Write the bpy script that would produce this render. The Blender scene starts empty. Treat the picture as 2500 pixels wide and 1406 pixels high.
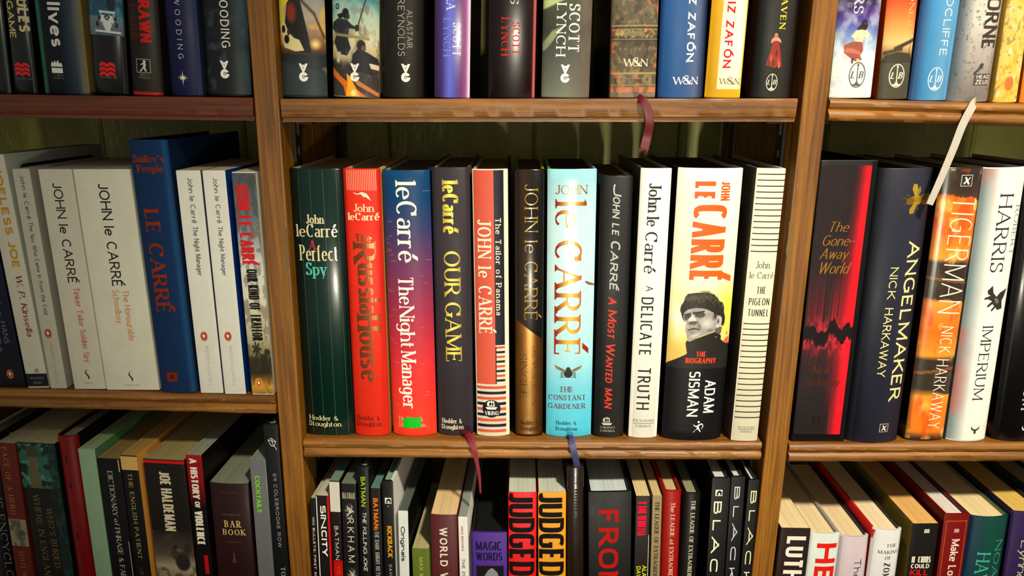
import bpy, math, random, re
import numpy as np
from mathutils import Vector, Matrix, Euler
from mathutils.geometry import tessellate_polygon

random.seed(7)
C = bpy.context.scene.collection
sc = bpy.context.scene

# ------------------------------------------------------------------ camera, world, lights, exposure
F_PX, W_PX, H_PX = 1775.0, 2500.0, 1406.0
PITCH, YAW, ROLL = math.radians(14.75), math.radians(0.8), math.radians(0.3)
CAM = Vector((0.0, -0.625, 0.3138))
cam_d = bpy.data.cameras.new('camera'); cam = bpy.data.objects.new('camera', cam_d); C.objects.link(cam)
CAM_R = (Matrix.Rotation(YAW, 3, 'Z') @ Matrix.Rotation(math.pi/2 - PITCH, 3, 'X') @ Matrix.Rotation(ROLL, 3, 'Z'))
cam.matrix_world = Matrix.Translation(CAM) @ CAM_R.to_4x4()
cam_d.sensor_width = 36; cam_d.lens = F_PX*36/W_PX; cam_d.clip_start = .01
sc.camera = cam

world = bpy.data.worlds.new('world'); sc.world = world; world.use_nodes = True
wbg = world.node_tree.nodes['Background']
wbg.inputs[0].default_value = (1.0, .99, .86, 1); wbg.inputs[1].default_value = .20

def spot(name, loc, aim, energy, color, size, blend, radius):
    d = bpy.data.lights.new(name, 'SPOT'); d.energy = energy; d.color = color
    d.spot_size = math.radians(size); d.spot_blend = blend; d.shadow_soft_size = radius
    o = bpy.data.objects.new(name, d); C.objects.link(o); o.location = loc
    o.rotation_euler = (Vector(aim) - Vector(loc)).to_track_quat('-Z', 'Y').to_euler()
    o['kind'] = 'helper'
    return o
spot('ceiling_spot', (.62, -1.15, 1.62), (.25, 0, .10), 180, (1.0, .90, .70), 37, 1.0, .075)
spot('low_fill_spot', (.14, -2.0, -.13), (.04, 0, .14), 60, (1.0, .93, .72), 35, 1.0, .06)  # unseen fill spot, added to put highlights on spines and brighten the back

vs = sc.view_settings
vs.view_transform = 'Standard'; vs.look = 'None'; vs.gamma = 1; vs.use_curve_mapping = False
vs.exposure = 0.5

# ------------------------------------------------------------------ basics
def lin(c):
    c = [max(0.0, v-14)*255/241 for v in c]
    return tuple(((v/255)/12.92 if v <= 10 else (((v/255)+.055)/1.055)**2.4) for v in c)
def ray(px, py):
    return (CAM_R @ Vector(((px - W_PX/2)/F_PX, -(py - H_PX/2)/F_PX, -1))).normalized()
def at(px, py, Y=0.0):
    d = ray(px, py); return CAM + d*((Y - CAM.y)/d.y)

def tag(o, label=None, cat=None, group=None, kind=None):
    if label: o['label'] = label
    if cat: o['category'] = cat
    if group: o['group'] = group
    if kind: o['kind'] = kind
    return o
def empty(name, loc=(0, 0, 0), rot=(0, 0, 0)):
    o = bpy.data.objects.new(name, None); C.objects.link(o); o.location = loc; o.rotation_euler = rot
    o.empty_display_size = .02
    return o

def mesh_obj(name, V, Fc, mat, parent=None, cols=None, smooth=None):
    me = bpy.data.meshes.new(name); me.from_pydata([tuple(v) for v in V], [], Fc); me.materials.append(mat)
    if cols is not None:
        ca = me.color_attributes.new('Col', 'FLOAT_COLOR', 'CORNER')
        buf = np.ones((len(me.loops), 4), dtype=np.float32)
        buf[:, :3] = np.array(cols, dtype=np.float32).reshape(-1, 3)
        ca.data.foreach_set('color', buf.ravel())
    if smooth:
        me.shade_smooth(); me.set_sharp_from_angle(angle=math.radians(smooth))
    me.validate(); me.update()
    o = bpy.data.objects.new(name, me); C.objects.link(o)
    if parent: o.parent = parent
    return o

# ------------------------------------------------------------------ materials
def new_mat(name):
    m = bpy.data.materials.new(name); m.use_nodes = True; nt = m.node_tree
    return m, nt, nt.nodes['Principled BSDF']
def N(nt, t, **kw):
    n = nt.nodes.new(t)
    for k, v in kw.items():
        if k.startswith('_'): setattr(n, k[1:], v)
        else: n.inputs[k.replace('_', ' ')].default_value = v
    return n
def mapped(nt, scale, coord='Object'):
    tc = N(nt, 'ShaderNodeTexCoord'); mp = N(nt, 'ShaderNodeMapping'); mp.inputs['Scale'].default_value = scale
    nt.links.new(tc.outputs[coord], mp.inputs[0]); return mp.outputs[0]
def mix(nt, fac, a, b, mode='MIX'):
    m = nt.nodes.new('ShaderNodeMix'); m.data_type = 'RGBA'; m.blend_type = mode
    for sock, v in ((0, fac), (6, a), (7, b)):
        if isinstance(v, (int, float)): m.inputs[sock].default_value = v
        elif isinstance(v, tuple): m.inputs[sock].default_value = (*v[:3], 1)
        else: nt.links.new(v, m.inputs[sock])
    return m.outputs[2]
def ramp(nt, fac, stops):
    r = N(nt, 'ShaderNodeValToRGB'); el = r.color_ramp.elements
    while len(el) < len(stops): el.new(.5)
    for e, (p, c) in zip(el, stops): e.position = p; e.color = (*c, 1)
    nt.links.new(fac, r.inputs[0]); return r.outputs[0]

def print_mat(name, rough, metallic=0.0, coat=0.0, bump=.03, grain=(700, 700, 700), wear=.10, spec=.5):
    """paper, foil or cloth whose own print colour is the attribute Col, with fine grain and scuffs"""
    m, nt, b = new_mat(name)
    a = N(nt, 'ShaderNodeAttribute', _attribute_name='Col')
    g = N(nt, 'ShaderNodeTexNoise', Scale=1.0, Detail=4.0); nt.links.new(mapped(nt, grain), g.inputs['Vector'])
    w = N(nt, 'ShaderNodeTexNoise', Scale=1.0, Detail=6.0, Roughness=.7); nt.links.new(mapped(nt, (45, 45, 30)), w.inputs['Vector'])
    f = ramp(nt, w.outputs['Fac'], [(.35, (1-wear,)*3), (.65, (1, 1, 1))])
    col = mix(nt, 1.0, a.outputs['Color'], f, 'MULTIPLY')
    nt.links.new(col, b.inputs['Base Color'])
    rr = N(nt, 'ShaderNodeMapRange'); rr.inputs[3].default_value = rough*.8; rr.inputs[4].default_value = min(1, rough*1.3)
    nt.links.new(w.outputs['Fac'], rr.inputs[0]); nt.links.new(rr.outputs[0], b.inputs['Roughness'])
    b.inputs['Metallic'].default_value = metallic; b.inputs['Coat Weight'].default_value = coat
    b.inputs['Coat Roughness'].default_value = .12; b.inputs['Specular IOR Level'].default_value = spec
    bp = N(nt, 'ShaderNodeBump', Strength=bump, Distance=.0004); nt.links.new(g.outputs['Fac'], bp.inputs['Height'])
    nt.links.new(bp.outputs[0], b.inputs['Normal'])
    return m
M = {
 'matte': print_mat('matte_jacket_paper', .6, spec=.2),
 'satin': print_mat('satin_jacket_paper', .44, spec=.22),
 'gloss': print_mat('glossy_laminated_paper', .24, coat=.12, bump=.02, spec=.4),
 'cloth': print_mat('book_cloth', .75, bump=.5, grain=(2600, 2600, 2600), spec=.25),
 'foil': print_mat('metal_foil', .30, metallic=.75, wear=.25),
}
def page_material():
    m, nt, b = new_mat('page_edges')
    a = N(nt, 'ShaderNodeAttribute', _attribute_name='Col')
    n = N(nt, 'ShaderNodeTexNoise', Scale=1.0, Detail=3.0); nt.links.new(mapped(nt, (2600, 6, 6)), n.inputs['Vector'])
    n2 = N(nt, 'ShaderNodeTexNoise', Scale=1.0, Detail=3.0); nt.links.new(mapped(nt, (260, 3, 3)), n2.inputs['Vector'])
    f = ramp(nt, n.outputs['Fac'], [(.3, (.78, .77, .74)), (.62, (1, 1, 1))])
    f2 = ramp(nt, n2.outputs['Fac'], [(.3, (.86, .85, .83)), (.6, (1, 1, 1))])
    c = mix(nt, 1.0, a.outputs['Color'], f, 'MULTIPLY'); c = mix(nt, 1.0, c, f2, 'MULTIPLY')
    nt.links.new(c, b.inputs['Base Color']); b.inputs['Roughness'].default_value = .8
    b.inputs['Specular IOR Level'].default_value = .2
    bp = N(nt, 'ShaderNodeBump', Strength=.35, Distance=.0005); nt.links.new(n.outputs['Fac'], bp.inputs['Height'])
    nt.links.new(bp.outputs[0], b.inputs['Normal']); return m
M['pages'] = page_material()

def wood(name, dark, light, axis, rough=.42, wear=(.55, .36, .14), wear_amt=.5):
    m, nt, b = new_mat(name)
    s = [70, 70, 70]; s[axis] = 3.2
    v = mapped(nt, tuple(s))
    n = N(nt, 'ShaderNodeTexNoise', Scale=1.0, Detail=8.0, Roughness=.62, Distortion=.8); nt.links.new(v, n.inputs['Vector'])
    s2 = [420, 420, 420]; s2[axis] = 9
    n2 = N(nt, 'ShaderNodeTexNoise', Scale=1.0, Detail=5.0); nt.links.new(mapped(nt, tuple(s2)), n2.inputs['Vector'])
    s3 = [12, 12, 12]; s3[axis] = 5
    n3 = N(nt, 'ShaderNodeTexNoise', Scale=1.0, Detail=5.0, Roughness=.65); nt.links.new(mapped(nt, tuple(s3)), n3.inputs['Vector'])
    base = ramp(nt, n.outputs['Fac'], [(.28, dark), (.5, tuple((p+q)/2 for p, q in zip(dark, light))), (.72, light)])
    fine = ramp(nt, n2.outputs['Fac'], [(.36, (.50, .44, .36)), (.56, (1, 1, 1))])
    c = mix(nt, .8, base, fine, 'MULTIPLY')
    blot = ramp(nt, n3.outputs['Fac'], [(.35, (.62, .58, .52)), (.6, (1.0, 1.0, 1.0))])
    c = mix(nt, .6, c, blot, 'MULTIPLY')
    n4 = N(nt, 'ShaderNodeTexNoise', Scale=1.0, Detail=9.0, Roughness=.8)
    s4 = [330, 330, 330]; s4[axis] = 110; nt.links.new(mapped(nt, tuple(s4)), n4.inputs['Vector'])
    scr = ramp(nt, n4.outputs['Fac'], [(.575, (0, 0, 0)), (.66, (wear_amt,)*3)])
    c = mix(nt, scr, c, wear)
    nt.links.new(c, b.inputs['Base Color'])
    rr = N(nt, 'ShaderNodeMapRange'); rr.inputs[3].default_value = rough-.1; rr.inputs[4].default_value = rough+.18
    nt.links.new(n2.outputs['Fac'], rr.inputs[0]); nt.links.new(rr.outputs[0], b.inputs['Roughness'])
    bp = N(nt, 'ShaderNodeBump', Strength=.25, Distance=.0008); nt.links.new(n2.outputs['Fac'], bp.inputs['Height'])
    nt.links.new(bp.outputs[0], b.inputs['Normal']); return m
M['upright'] = wood('golden_varnished_pine', lin((108, 66, 12)), lin((164, 112, 26)), 2, wear=lin((186, 136, 66)), wear_amt=.35)
M['shelf'] = wood('honey_stained_pine', lin((104, 62, 18)), lin((170, 118, 48)), 0, wear=lin((206, 156, 92)), wear_amt=.38)
M['shelf_red'] = wood('mahogany_stained_board', lin((78, 34, 12)), lin((128, 62, 16)), 0, wear=lin((150, 84, 30)), wear_amt=.2)

def back_paint():
    m, nt, b = new_mat('scuffed_olive_paint')
    n = N(nt, 'ShaderNodeTexNoise', Scale=1.0, Detail=6.0, Roughness=.6); nt.links.new(mapped(nt, (14, 14, 5)), n.inputs['Vector'])
    base = ramp(nt, n.outputs['Fac'], [(.3, lin((142, 142, 68))), (.7, lin((182, 178, 102)))])
    v = N(nt, 'ShaderNodeTexNoise', Scale=1.0, Detail=7.0, Roughness=.7, Distortion=1.4); nt.links.new(mapped(nt, (330, 330, 26)), v.inputs['Vector'])
    mk = N(nt, 'ShaderNodeTexNoise', Scale=1.0, Detail=3.0); nt.links.new(mapped(nt, (12, 12, 14)), mk.inputs['Vector'])
    f1 = ramp(nt, v.outputs['Fac'], [(.50, (0, 0, 0)), (.66, (1, 1, 1))])
    f2 = ramp(nt, mk.outputs['Fac'], [(.50, (0, 0, 0)), (.62, (.75, .75, .75))])
    f = mix(nt, 1.0, f1, f2, 'MULTIPLY')
    c = mix(nt, f, base, lin((226, 226, 176)))
    nt.links.new(c, b.inputs['Base Color']); b.inputs['Roughness'].default_value = .5
    bp = N(nt, 'ShaderNodeBump', Strength=.2, Distance=.001); nt.links.new(v.outputs['Fac'], bp.inputs['Height'])
    nt.links.new(bp.outputs[0], b.inputs['Normal']); return m
M['back'] = back_paint()
def plain(name, col, rough, metallic=0.0):
    m, nt, b = new_mat(name)
    n = N(nt, 'ShaderNodeTexNoise', Scale=1.0, Detail=5.0); nt.links.new(mapped(nt, (40, 40, 40)), n.inputs['Vector'])
    c = mix(nt, n.outputs['Fac'], tuple(v*.8 for v in col), tuple(min(1, v*1.15) for v in col))
    nt.links.new(c, b.inputs['Base Color']); b.inputs['Roughness'].default_value = rough
    b.inputs['Metallic'].default_value = metallic; return m
M['track'] = plain('dark_bronzed_steel', lin((52, 44, 34)), .4, .7)
M['slot'] = plain('slot_glint_paint', lin((200, 200, 190)), .4, .2)
M['plaster'] = plain('cream_plaster', lin((190, 180, 150)), .9)
M['floorboards'] = plain('brown_carpet', lin((90, 70, 50)), .95)
def ribbon_mat(name, col):
    m, nt, b = new_mat(name)
    n = N(nt, 'ShaderNodeTexNoise', Scale=1.0, Detail=3.0); nt.links.new(mapped(nt, (2500, 2500, 40)), n.inputs['Vector'])
    c = mix(nt, n.outputs['Fac'], tuple(v*.65 for v in col), tuple(min(1, v*1.3) for v in col))
    nt.links.new(c, b.inputs['Base Color']); b.inputs['Roughness'].default_value = .45
    return m

# ------------------------------------------------------------------ bookcase
def xat(px, py, Y=0.0): return at(px, py, Y).x
def box(V, Fc, x0, x1, y0, y1, z0, z1, xo=(0, 0)):
    """box, x offset xo[0] at the bottom and xo[1] at the top"""
    s = len(V)
    for z, o in ((z0, xo[0]), (z1, xo[1])):
        for x, y in ((x0, y0), (x1, y0), (x1, y1), (x0, y1)): V.append((x+o, y, z))
    Fc += [tuple(s+i for i in f) for f in ((0, 3, 2, 1), (4, 5, 6, 7), (0, 1, 5, 4), (1, 2, 6, 5), (2, 3, 7, 6), (3, 0, 4, 7))]
def bevel(o, w=.0012, seg=2):
    md = o.modifiers.new('bevel', 'BEVEL'); md.width = w; md.segments = seg; md.limit_method = 'ANGLE'; return o

ZF, ZTOP = -1.05, .66
DEPTH = .235
case = empty('bookcase', (0, 0, ZF))
tag(case, 'golden pine bookcase with olive plank back holding every row of books', 'bookcase')
def put(o): o.location = (0, 0, -ZF); return o
# uprights: front-face edges read at two heights
def upright(lt, rt, lb, rb):
    a, b_, c, d = at(lt, 0), at(rt, 0), at(lb, 1406), at(rb, 1406)
    sl = ((a.x - c.x)/(a.z - c.z) + (b_.x - d.x)/(b_.z - d.z))/2
    xm = (a.x + c.x + b_.x + d.x)/4; zm = (a.z + c.z)/2; w = ((b_.x - a.x) + (d.x - c.x))/2
    return xm, zm, sl, w
def add_upright(xm, zm, sl, w):
    V, Fc = [], []
    box(V, Fc, xm - w/2, xm + w/2, 0, DEPTH, ZF, ZTOP, (sl*(ZF - zm), sl*(ZTOP - zm)))
    o = put(mesh_obj('upright', V, Fc, M['upright'], case)); bevel(o, .0015, 3); return o
UL = upright(601, 664, 709, 760); UR = upright(1987, 2048, 1834, 1888)
add_upright(*UL); add_upright(*UR)
XL_OUT = UL[0] - .44; XR_OUT = UR[0] + .44
add_upright(XL_OUT, 0, 0, UL[3]); add_upright(XR_OUT, 0, 0, UR[3])
def ux(U, z, side): return U[0] + U[2]*(z - U[1]) + side*U[3]/2

OGEE = [(.004, 0), (.0008, -.0007), (-.0012, -.0030), (-.0014, -.0060), (.0004, -.0078), (.0014, -.0088),
        (.0002, -.0098), (-.0018, -.0112), (-.0022, -.0150), (-.0006, -.0176), (.004, -.0184)]
PLAIN = [(.002, 0), (.0004, -.0004), (0, -.0016), (0, -.0148), (.0006, -.0154), (.0022, -.0158), (.0024, -.0190), (.006, -.0192)]
def shelf(bay, p0, p1, prof, mat, label=None):
    """board whose front top edge passes the two read points"""
    a, b_ = at(*p0), at(*p1); sl = (b_.z - a.z)/(b_.x - a.x); z0 = a.z - sl*a.x
    def zz(x): return z0 + sl*x
    zmid = zz((a.x+b_.x)/2)
    xl, xr = {'L': (XL_OUT + UL[3]/2, ux(UL, zmid, -1)), 'M': (ux(UL, zmid, 1), ux(UR, zmid, -1)), 'R': (ux(UR, zmid, 1), XR_OUT - UR[3]/2)}[bay]
    xl += .0008; xr -= (.0035 if (bay == 'M') else .0008)
    V, Fc = [], []; yb = DEPTH - .004; t = -prof[-1][1]
    box(V, Fc, xl, xr, .0105, yb, -t+.0003, -.0002)
    V = [(x, y, z + zz(x)) for x, y, z in V]
    so = put(mesh_obj('shelf', V, Fc, mat, case))
    if mat is M['shelf_red']: so['label'] = 'reddish-brown stained shelf board'
    V, Fc = [], []; n = 60; P = prof + [(.0105, prof[-1][1]), (.0105, 0)]
    rnd = random.Random(int(abs(z0)*9999)+len(prof))
    for i in range(n+1):
        x = xl + (xr-xl)*i/n
        for k, (y, z) in enumerate(P):
            j = rnd.uniform(-.00022, .00022) if 0 < k < len(prof)-1 else 0
            ex = 0
            if i in (0, n) and k < len(prof): ex = (1 if i == 0 else -1)*rnd.uniform(0, .0012)
            V.append((x+ex, y+j, z+j*.6+zz(x)))
    L = len(P)
    for i in range(n):
        for k in range(L):
            a0 = i*L+k; a1 = i*L+(k+1) % L; Fc.append((a0, a0+L, a1+L, a1))
    Fc.append(tuple(range(L))); Fc.append(tuple(n*L+k for k in reversed(range(L))))
    mo = mesh_obj('edge_moulding', V, Fc, mat, so, smooth=50)
    return zz
Z_TL = shelf('L', (10, 230), (612, 238), PLAIN, M['shelf_red'])
Z_TM = shelf('M', (690, 241), (1940, 240), PLAIN, M['shelf'])
Z_TR = shelf('R', (2030, 240), (2498, 253), OGEE, M['shelf'])
Z_ML = shelf('L', (5, 950), (668, 966), OGEE, M['shelf'])
Z_MM = shelf('M', (742, 1073), (1862, 1080), OGEE, M['shelf'])
Z_MR = shelf('R', (1926, 1084), (2498, 1082), OGEE, M['shelf'])
def flat_shelf(bay, z, prof, mat):
    return shelf(bay, *(((W_PX/2 + s, _py(z, s))) for s in (-300, 300)), prof, mat)
def _py(z, s):
    lo, hi = -3000.0, 6000.0
    for _ in range(50):
        m = (lo+hi)/2
        if at(W_PX/2+s, m).z > z: lo = m
        else: hi = m
    return lo
ZB = {'L': -.225, 'M': -.300, 'R': -.300}
Z_B = {}
for bay_ in 'LMR':
    Z_B[bay_] = flat_shelf(bay_, ZB[bay_], PLAIN, M['shelf'])
    flat_shelf(bay_, .60, PLAIN, M['shelf'])
# tongue-and-groove back
s1, s2 = xat(950, 340, DEPTH), xat(1659, 340, DEPTH); pitch = (s2 - s1)/2
k = -6
while s1 + k*pitch < XR_OUT:
    x0, x1 = s1 + k*pitch, s1 + (k+1)*pitch
    if x1 > XL_OUT:
        x0, x1 = max(x0, XL_OUT), min(x1, XR_OUT)
        V, Fc = [], []
        P = [(x0+.0004, DEPTH+.012), (x0+.0004, DEPTH+.003), (x0+.0034, DEPTH), (x1-.0034, DEPTH), (x1-.0004, DEPTH+.003), (x1-.0004, DEPTH+.012)]
        for z in (ZF, ZTOP): V += [(x, y, z) for x, y in P]
        n = len(P); Fc = [(i, (i+1) % n, n+(i+1) % n, n+i) for i in range(n)] + [tuple(reversed(range(n))), tuple(range(n, 2*n))]
        put(mesh_obj('back_plank', V, Fc, M['back'], case))
    k += 1
V, Fc = [], []; box(V, Fc, XL_OUT-UL[3]/2, XR_OUT+UR[3]/2, DEPTH+.0125, DEPTH+.016, ZF, ZTOP)
put(mesh_obj('backing_sheet', V, Fc, M['back'], case))
# slotted shelf tracks with clips on the inner faces of the uprights
def track(U, side, yc):
    V, Fc = [], []; w = .0085
    zlo, zhi = -.29, .58
    x0 = lambda z: ux(U, z, side) + side*.0001
    t = .0022*side
    for (ya, yb2) in ((yc-w, yc-w*.35), (yc+w*.35, yc+w)):
        s = len(V)
        for z in (zlo, zhi):
            for dx in (0, t):
                for y in (ya, yb2): V.append((x0(z)+dx, y, z))
        Fc += [tuple(s+i for i in f) for f in ((0, 1, 3, 2), (4, 6, 7, 5), (0, 4, 5, 1), (2, 3, 7, 6), (0, 2, 6, 4), (1, 5, 7, 3))]
    z = zlo; first = True
    while z < zhi-.02:      # bars between the slots
        s = len(V)
        for zz_ in (z, z+.017):
            for dx in (0, t*.98):
                for y in (yc-w*.36, yc+w*.36): V.append((x0(zz_)+dx, y, zz_))
        Fc += [tuple(s+i for i in f) for f in ((0, 1, 3, 2), (4, 6, 7, 5), (0, 4, 5, 1), (2, 3, 7, 6), (0, 2, 6, 4), (1, 5, 7, 3))]
        z += .0254
    to = put(mesh_obj('shelf_track', V, Fc, M['track'], case))
    V, Fc = [], []
    for z in np.arange(zlo+.0175, zhi-.03, .0254):
        xx = x0(z)
        xs = sorted((xx, xx+t*.5)); box(V, Fc, xs[0], xs[1], yc-w*.34, yc+w*.34, z+.0006, z+.0072)
    mesh_obj('slot_glint', V, Fc, M['slot'], to)  # pale plates whose colour stands for light showing in the slots
    for zs, bay in ((Z_TM, 1), (Z_MM, 1)) if (U is UL) == (side > 0) else (((Z_TR, 1), (Z_MR, 1)) if U is UR else ((Z_TL, 1), (Z_ML, 1))):
        xx = ux(U, zs(ux(U, .2, side)), side); zt = zs(xx) - .0196
        V, Fc = [], []
        xs = sorted((xx + .0024*side, xx + .017*side))
        box(V, Fc, xs[0], xs[1], yc-.006, yc+.006, zt-.0022, zt-.0002)
        xs = sorted((xx + .0024*side, xx + .0045*side))
        box(V, Fc, xs[0], xs[1], yc-.004, yc+.004, zt-.0120, zt-.0022)
        put(mesh_obj('shelf_clip', V, Fc, M['track'], case))
for U_, s_ in ((UL, 1), (UR, -1), (UL, -1), (UR, 1)):
    track(U_, s_, .040); track(U_, s_, .192)
# grey tape remnants on the posts
def remnant(pts):
    W = [at(x, y, -.00015) for x, y in pts]; V = [(p.x, -.00015, p.z) for p in W] + [(p.x, .0006, p.z) for p in W]; n = len(W)
    Fc = [tuple(range(n)), tuple(reversed(range(n, 2*n)))] + [(i, n+i, n+(i+1) % n, (i+1) % n) for i in range(n)]
    put(mesh_obj('tape_remnant', V, Fc, M['remnant'], case))['label'] = 'grey tape remnant stuck to the post'
M['remnant'] = plain('dusty_tape_remnant', lin((120, 92, 50)), .8)
remnant([(1927, 540), (1937, 546), (1934, 575), (1936, 590), (1930, 618), (1931, 650), (1924, 678), (1920, 668), (1922, 640), (1919, 612), (1924, 580)]); remnant([(690, 522), (697, 526), (696, 548), (703, 570), (702, 600), (707, 640), (704, 668), (697, 662), (694, 610), (689, 570)])
# room behind and below
V, Fc = [], []; box(V, Fc, -1.6, 1.8, DEPTH+.02, DEPTH+.08, ZF, 1.4)
tag(mesh_obj('wall_back', V, Fc, M['plaster']), kind='structure')
V, Fc = [], []; box(V, Fc, -1.6, 1.8, -2.4, DEPTH+.08, ZF-.05, ZF)
tag(mesh_obj('floor', V, Fc, M['floorboards']), kind='structure')

# ------------------------------------------------------------------ lettering: a skeleton alphabet stroked in several styles
# glyph: width | strokes; a stroke is flags, then points x,y and arcs @cx,cy,rx,ry,a0,a1
# flags: b/e serif at begin/end, B/E tick at begin/end, l half serif (left) at end, k thick, t thin, s only in serif styles, n only in plain styles, d dot
G = {
'A': '70|tb 0,0 35,100|ke 35,100 70,0|t 13,34 57,34', 'B': '52|be 0,0 0,100|0,100 24,100 @24,76,23,24,90,-90 0,52|24,52 @25,26,27,26,90,-90 0,0',
'C': '64|@34,50,34,50,48,312|s 60,98 60,76', 'D': '64|be 0,0 0,100|0,100 26,100 @26,50,38,50,90,-90 0,0',
'E': '48|be 0,0 0,100|E 0,100 46,100|E 0,52 38,52|E 0,0 48,0', 'F': '46|be 0,0 0,100|E 0,100 46,100|E 0,50 38,50',
'G': '68|@34,50,34,50,48,330|se 66,8 66,42|n 42,46 66,46 66,12|s 62,98 62,76', 'H': '62|be 0,0 0,100|be 62,0 62,100|t 0,52 62,52',
'I': '0|be 0,0 0,100', 'J': '30|b 30,100 30,22 @14,22,16,22,0,-165', 'K': '58|be 0,0 0,100|te 2,38 54,100|ke 18,56 58,0',
'L': '46|be 0,0 0,100|E 0,0 46,0', 'M': '78|tbe 0,0 0,100|k 0,100 39,8|t 39,8 78,100|kbe 78,0 78,100', 'N': '64|tbe 0,0 0,100|k 0,100 64,0|te 64,0 64,100',
'O': '72|@36,50,36,50,90,450', 'P': '50|be 0,0 0,100|0,100 24,100 @24,73,26,27,90,-90 0,46', 'Q': '72|@36,50,36,50,90,450|k 42,22 70,-8',
'R': '58|be 0,0 0,100|0,100 24,100 @24,74,26,26,90,-90 0,48|ke 24,48 58,0', 'S': '46|@23,76,21,24,28,248 @23,25,23,25,70,-158|s 43,98 43,80|s 1,2 1,22',
'T': '60|b 30,0 30,100|BE 0,100 60,100', 'U': '58|b 0,100 0,32 @29,32,29,32,180,360 58,100|se 58,90 58,100', 'V': '66|kb 0,100 33,0|te 33,0 66,100',
'W': '98|kb 0,100 26,0|t 26,0 49,100|k 49,100 73,0|te 73,0 98,100', 'X': '60|kbe 0,100 60,0|tbe 0,0 60,100', 'Y': '62|kb 0,100 31,46|te 31,46 62,100|b 31,0 31,46',
'Z': '54|B 0,100 54,100|k 54,100 0,0|E 0,0 54,0',
'a': '42|@22,46,18,18,155,0 40,6 45,0|40,36 20,36 @19,18,19,18,90,335', 'b': '46|l 0,0 0,100|@22,32,24,32,150,-150', 'c': '44|@25,32,25,32,48,312',
'd': '46|@24,32,24,32,30,330|lE 46,0 46,100', 'e': '48|2,35 48,35 @25,32,24,32,4,-0 48,35|@25,32,25,32,5,318', 'f': '30|b 12,0 12,78 @27,80,15,20,180,55|t 0,64 26,64',
'g': '46|@23,34,23,30,0,360|46,62 46,-8 @24,-8,22,20,0,-150', 'h': '44|bl 0,0 0,100|0,40 @22,40,22,24,180,0 44,0|sb 44,0 44,6', 'i': '0|bl 0,0 0,64|d 0,86',
'j': '10|l 10,-12 10,64|d 10,86|10,0 10,-10 @0,-10,10,18,0,-120', 'k': '42|bl 0,0 0,100|te 2,26 36,64|ke 13,38 42,0', 'l': '0|bl 0,0 0,100',
'm': '78|bl 0,0 0,64|0,40 @20,40,19,24,180,0 39,0|39,40 @59,40,19,24,180,0 78,0|sb 39,0 39,6|sb 78,0 78,6', 'n': '44|bl 0,0 0,64|0,40 @22,40,22,24,180,0 44,0|sb 44,0 44,6',
'o': '50|@25,32,25,32,90,450', 'p': '46|bl 0,-28 0,64|@22,32,24,32,150,-150', 'q': '46|@24,32,24,32,30,330|b 46,-28 46,64', 'r': '28|bl 0,0 0,64|0,38 @20,40,20,24,180,50',
's': '34|@17,48,16,16,28,248 @17,17,17,17,70,-155', 't': '26|6,90 6,16 @19,16,13,16,180,300|t -8,64 24,64', 'u': '44|sl 0,54 0,64|0,64 0,22 @22,22,22,22,180,360 44,64|b 44,0 44,64',
'v': '46|kb 0,64 23,0|te 23,0 46,64', 'w': '70|kb 0,64 18,0|t 18,0 35,64|k 35,64 52,0|te 52,0 70,64', 'x': '44|kbe 0,64 44,0|tbe 0,0 44,64', 'y': '46|kb 0,64 23,0|te 14,-28 46,64', 'z': '40|0,64 40,64|k 40,64 0,0|0,0 40,0',
'\u00c9': '48|be 0,0 0,100|E 0,100 46,100|E 0,52 38,52|E 0,0 48,0|k 16,114 34,134', '\u00e9': '48|2,35 48,35|@25,32,25,32,5,318|k 20,76 36,98',
'\u00d3': '72|@36,50,36,50,90,450|k 28,112 46,132', '0': '50|@25,50,25,50,90,450', '1': '16|be 12,0 12,100|t 12,100 0,84', '6': '48|@24,30,24,30,90,450|40,96 @30,60,28,38,80,190 @24,30,24,30,170,175',
'9': '48|@24,70,24,30,90,450|48,70 @20,44,28,40,20,-75', '&': '66|t 66,46 @30,24,30,24,0,-180 @30,24,30,24,180,140 40,62 @26,82,16,18,-40,200 k 62,0|k 12,70 62,0',
'.': '4|d 2,5', ':': '4|d 2,5|d 2,52', "'": '4|2,100 2,76', '-': '26|0,36 26,36', ' ': '20', '~': '4|',
}
G['e'] = '48|2,35 48,35|@25,32,25,32,5,318'
G['&'] = '66|t 66,48 @28,24,28,24,-10,-215 40,60 @26,80,16,20,-40,215|k 11,70 64,0'
ST = {  # stem, hair line as parts of cap height; serif length; arc squareness; slant
 'serif': (.16, .055, .09, 2.0, 0), 'serifb': (.22, .07, .09, 2.1, 0), 'serifl': (.10, .04, .07, 2.0, 0), 'slab': (.17, .10, .09, 2.2, 0),
 'sans': (.13, .12, 0, 2.1, 0), 'sansb': (.21, .18, 0, 2.3, 0), 'light': (.075, .07, 0, 2.0, 0), 'black': (.27, .21, 0, 2.6, 0),
 'cond': (.20, .15, 0, 3.4, 0), 'condb': (.30, .20, 0, 4.0, 0), 'condl': (.11, .09, 0, 3.2, 0),
 'ital': (.19, .16, 0, 2.3, .2), 'script': (.085, .045, 0, 2.0, .28), 'scratch': (.075, .05, 0, 2.0, .08), 'serifi': (.2, .07, .05, 2.0, .22),
}
_gc = {}
def glyph(ch):
    if ch in _gc: return _gc[ch]
    src = G.get(ch)
    if src is None: src = '40|0,0 0,60'
    parts = src.split('|'); w = float(parts[0]); out = []
    for p in parts[1:]:
        fl = ''; pts = []
        for tok in p.split():
            if tok[0] == '@':
                cx, cy, rx, ry, a0, a1 = map(float, tok[1:].split(',')); n = max(3, int(abs(a1-a0)/22))
                pts.append(('arc', cx, cy, rx, ry, a0, a1, n))
            elif ',' in tok: pts.append(tuple(map(float, tok.split(','))))
            else: fl += tok
        out.append((fl, pts))
    _gc[ch] = (w, out); return _gc[ch]
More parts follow.
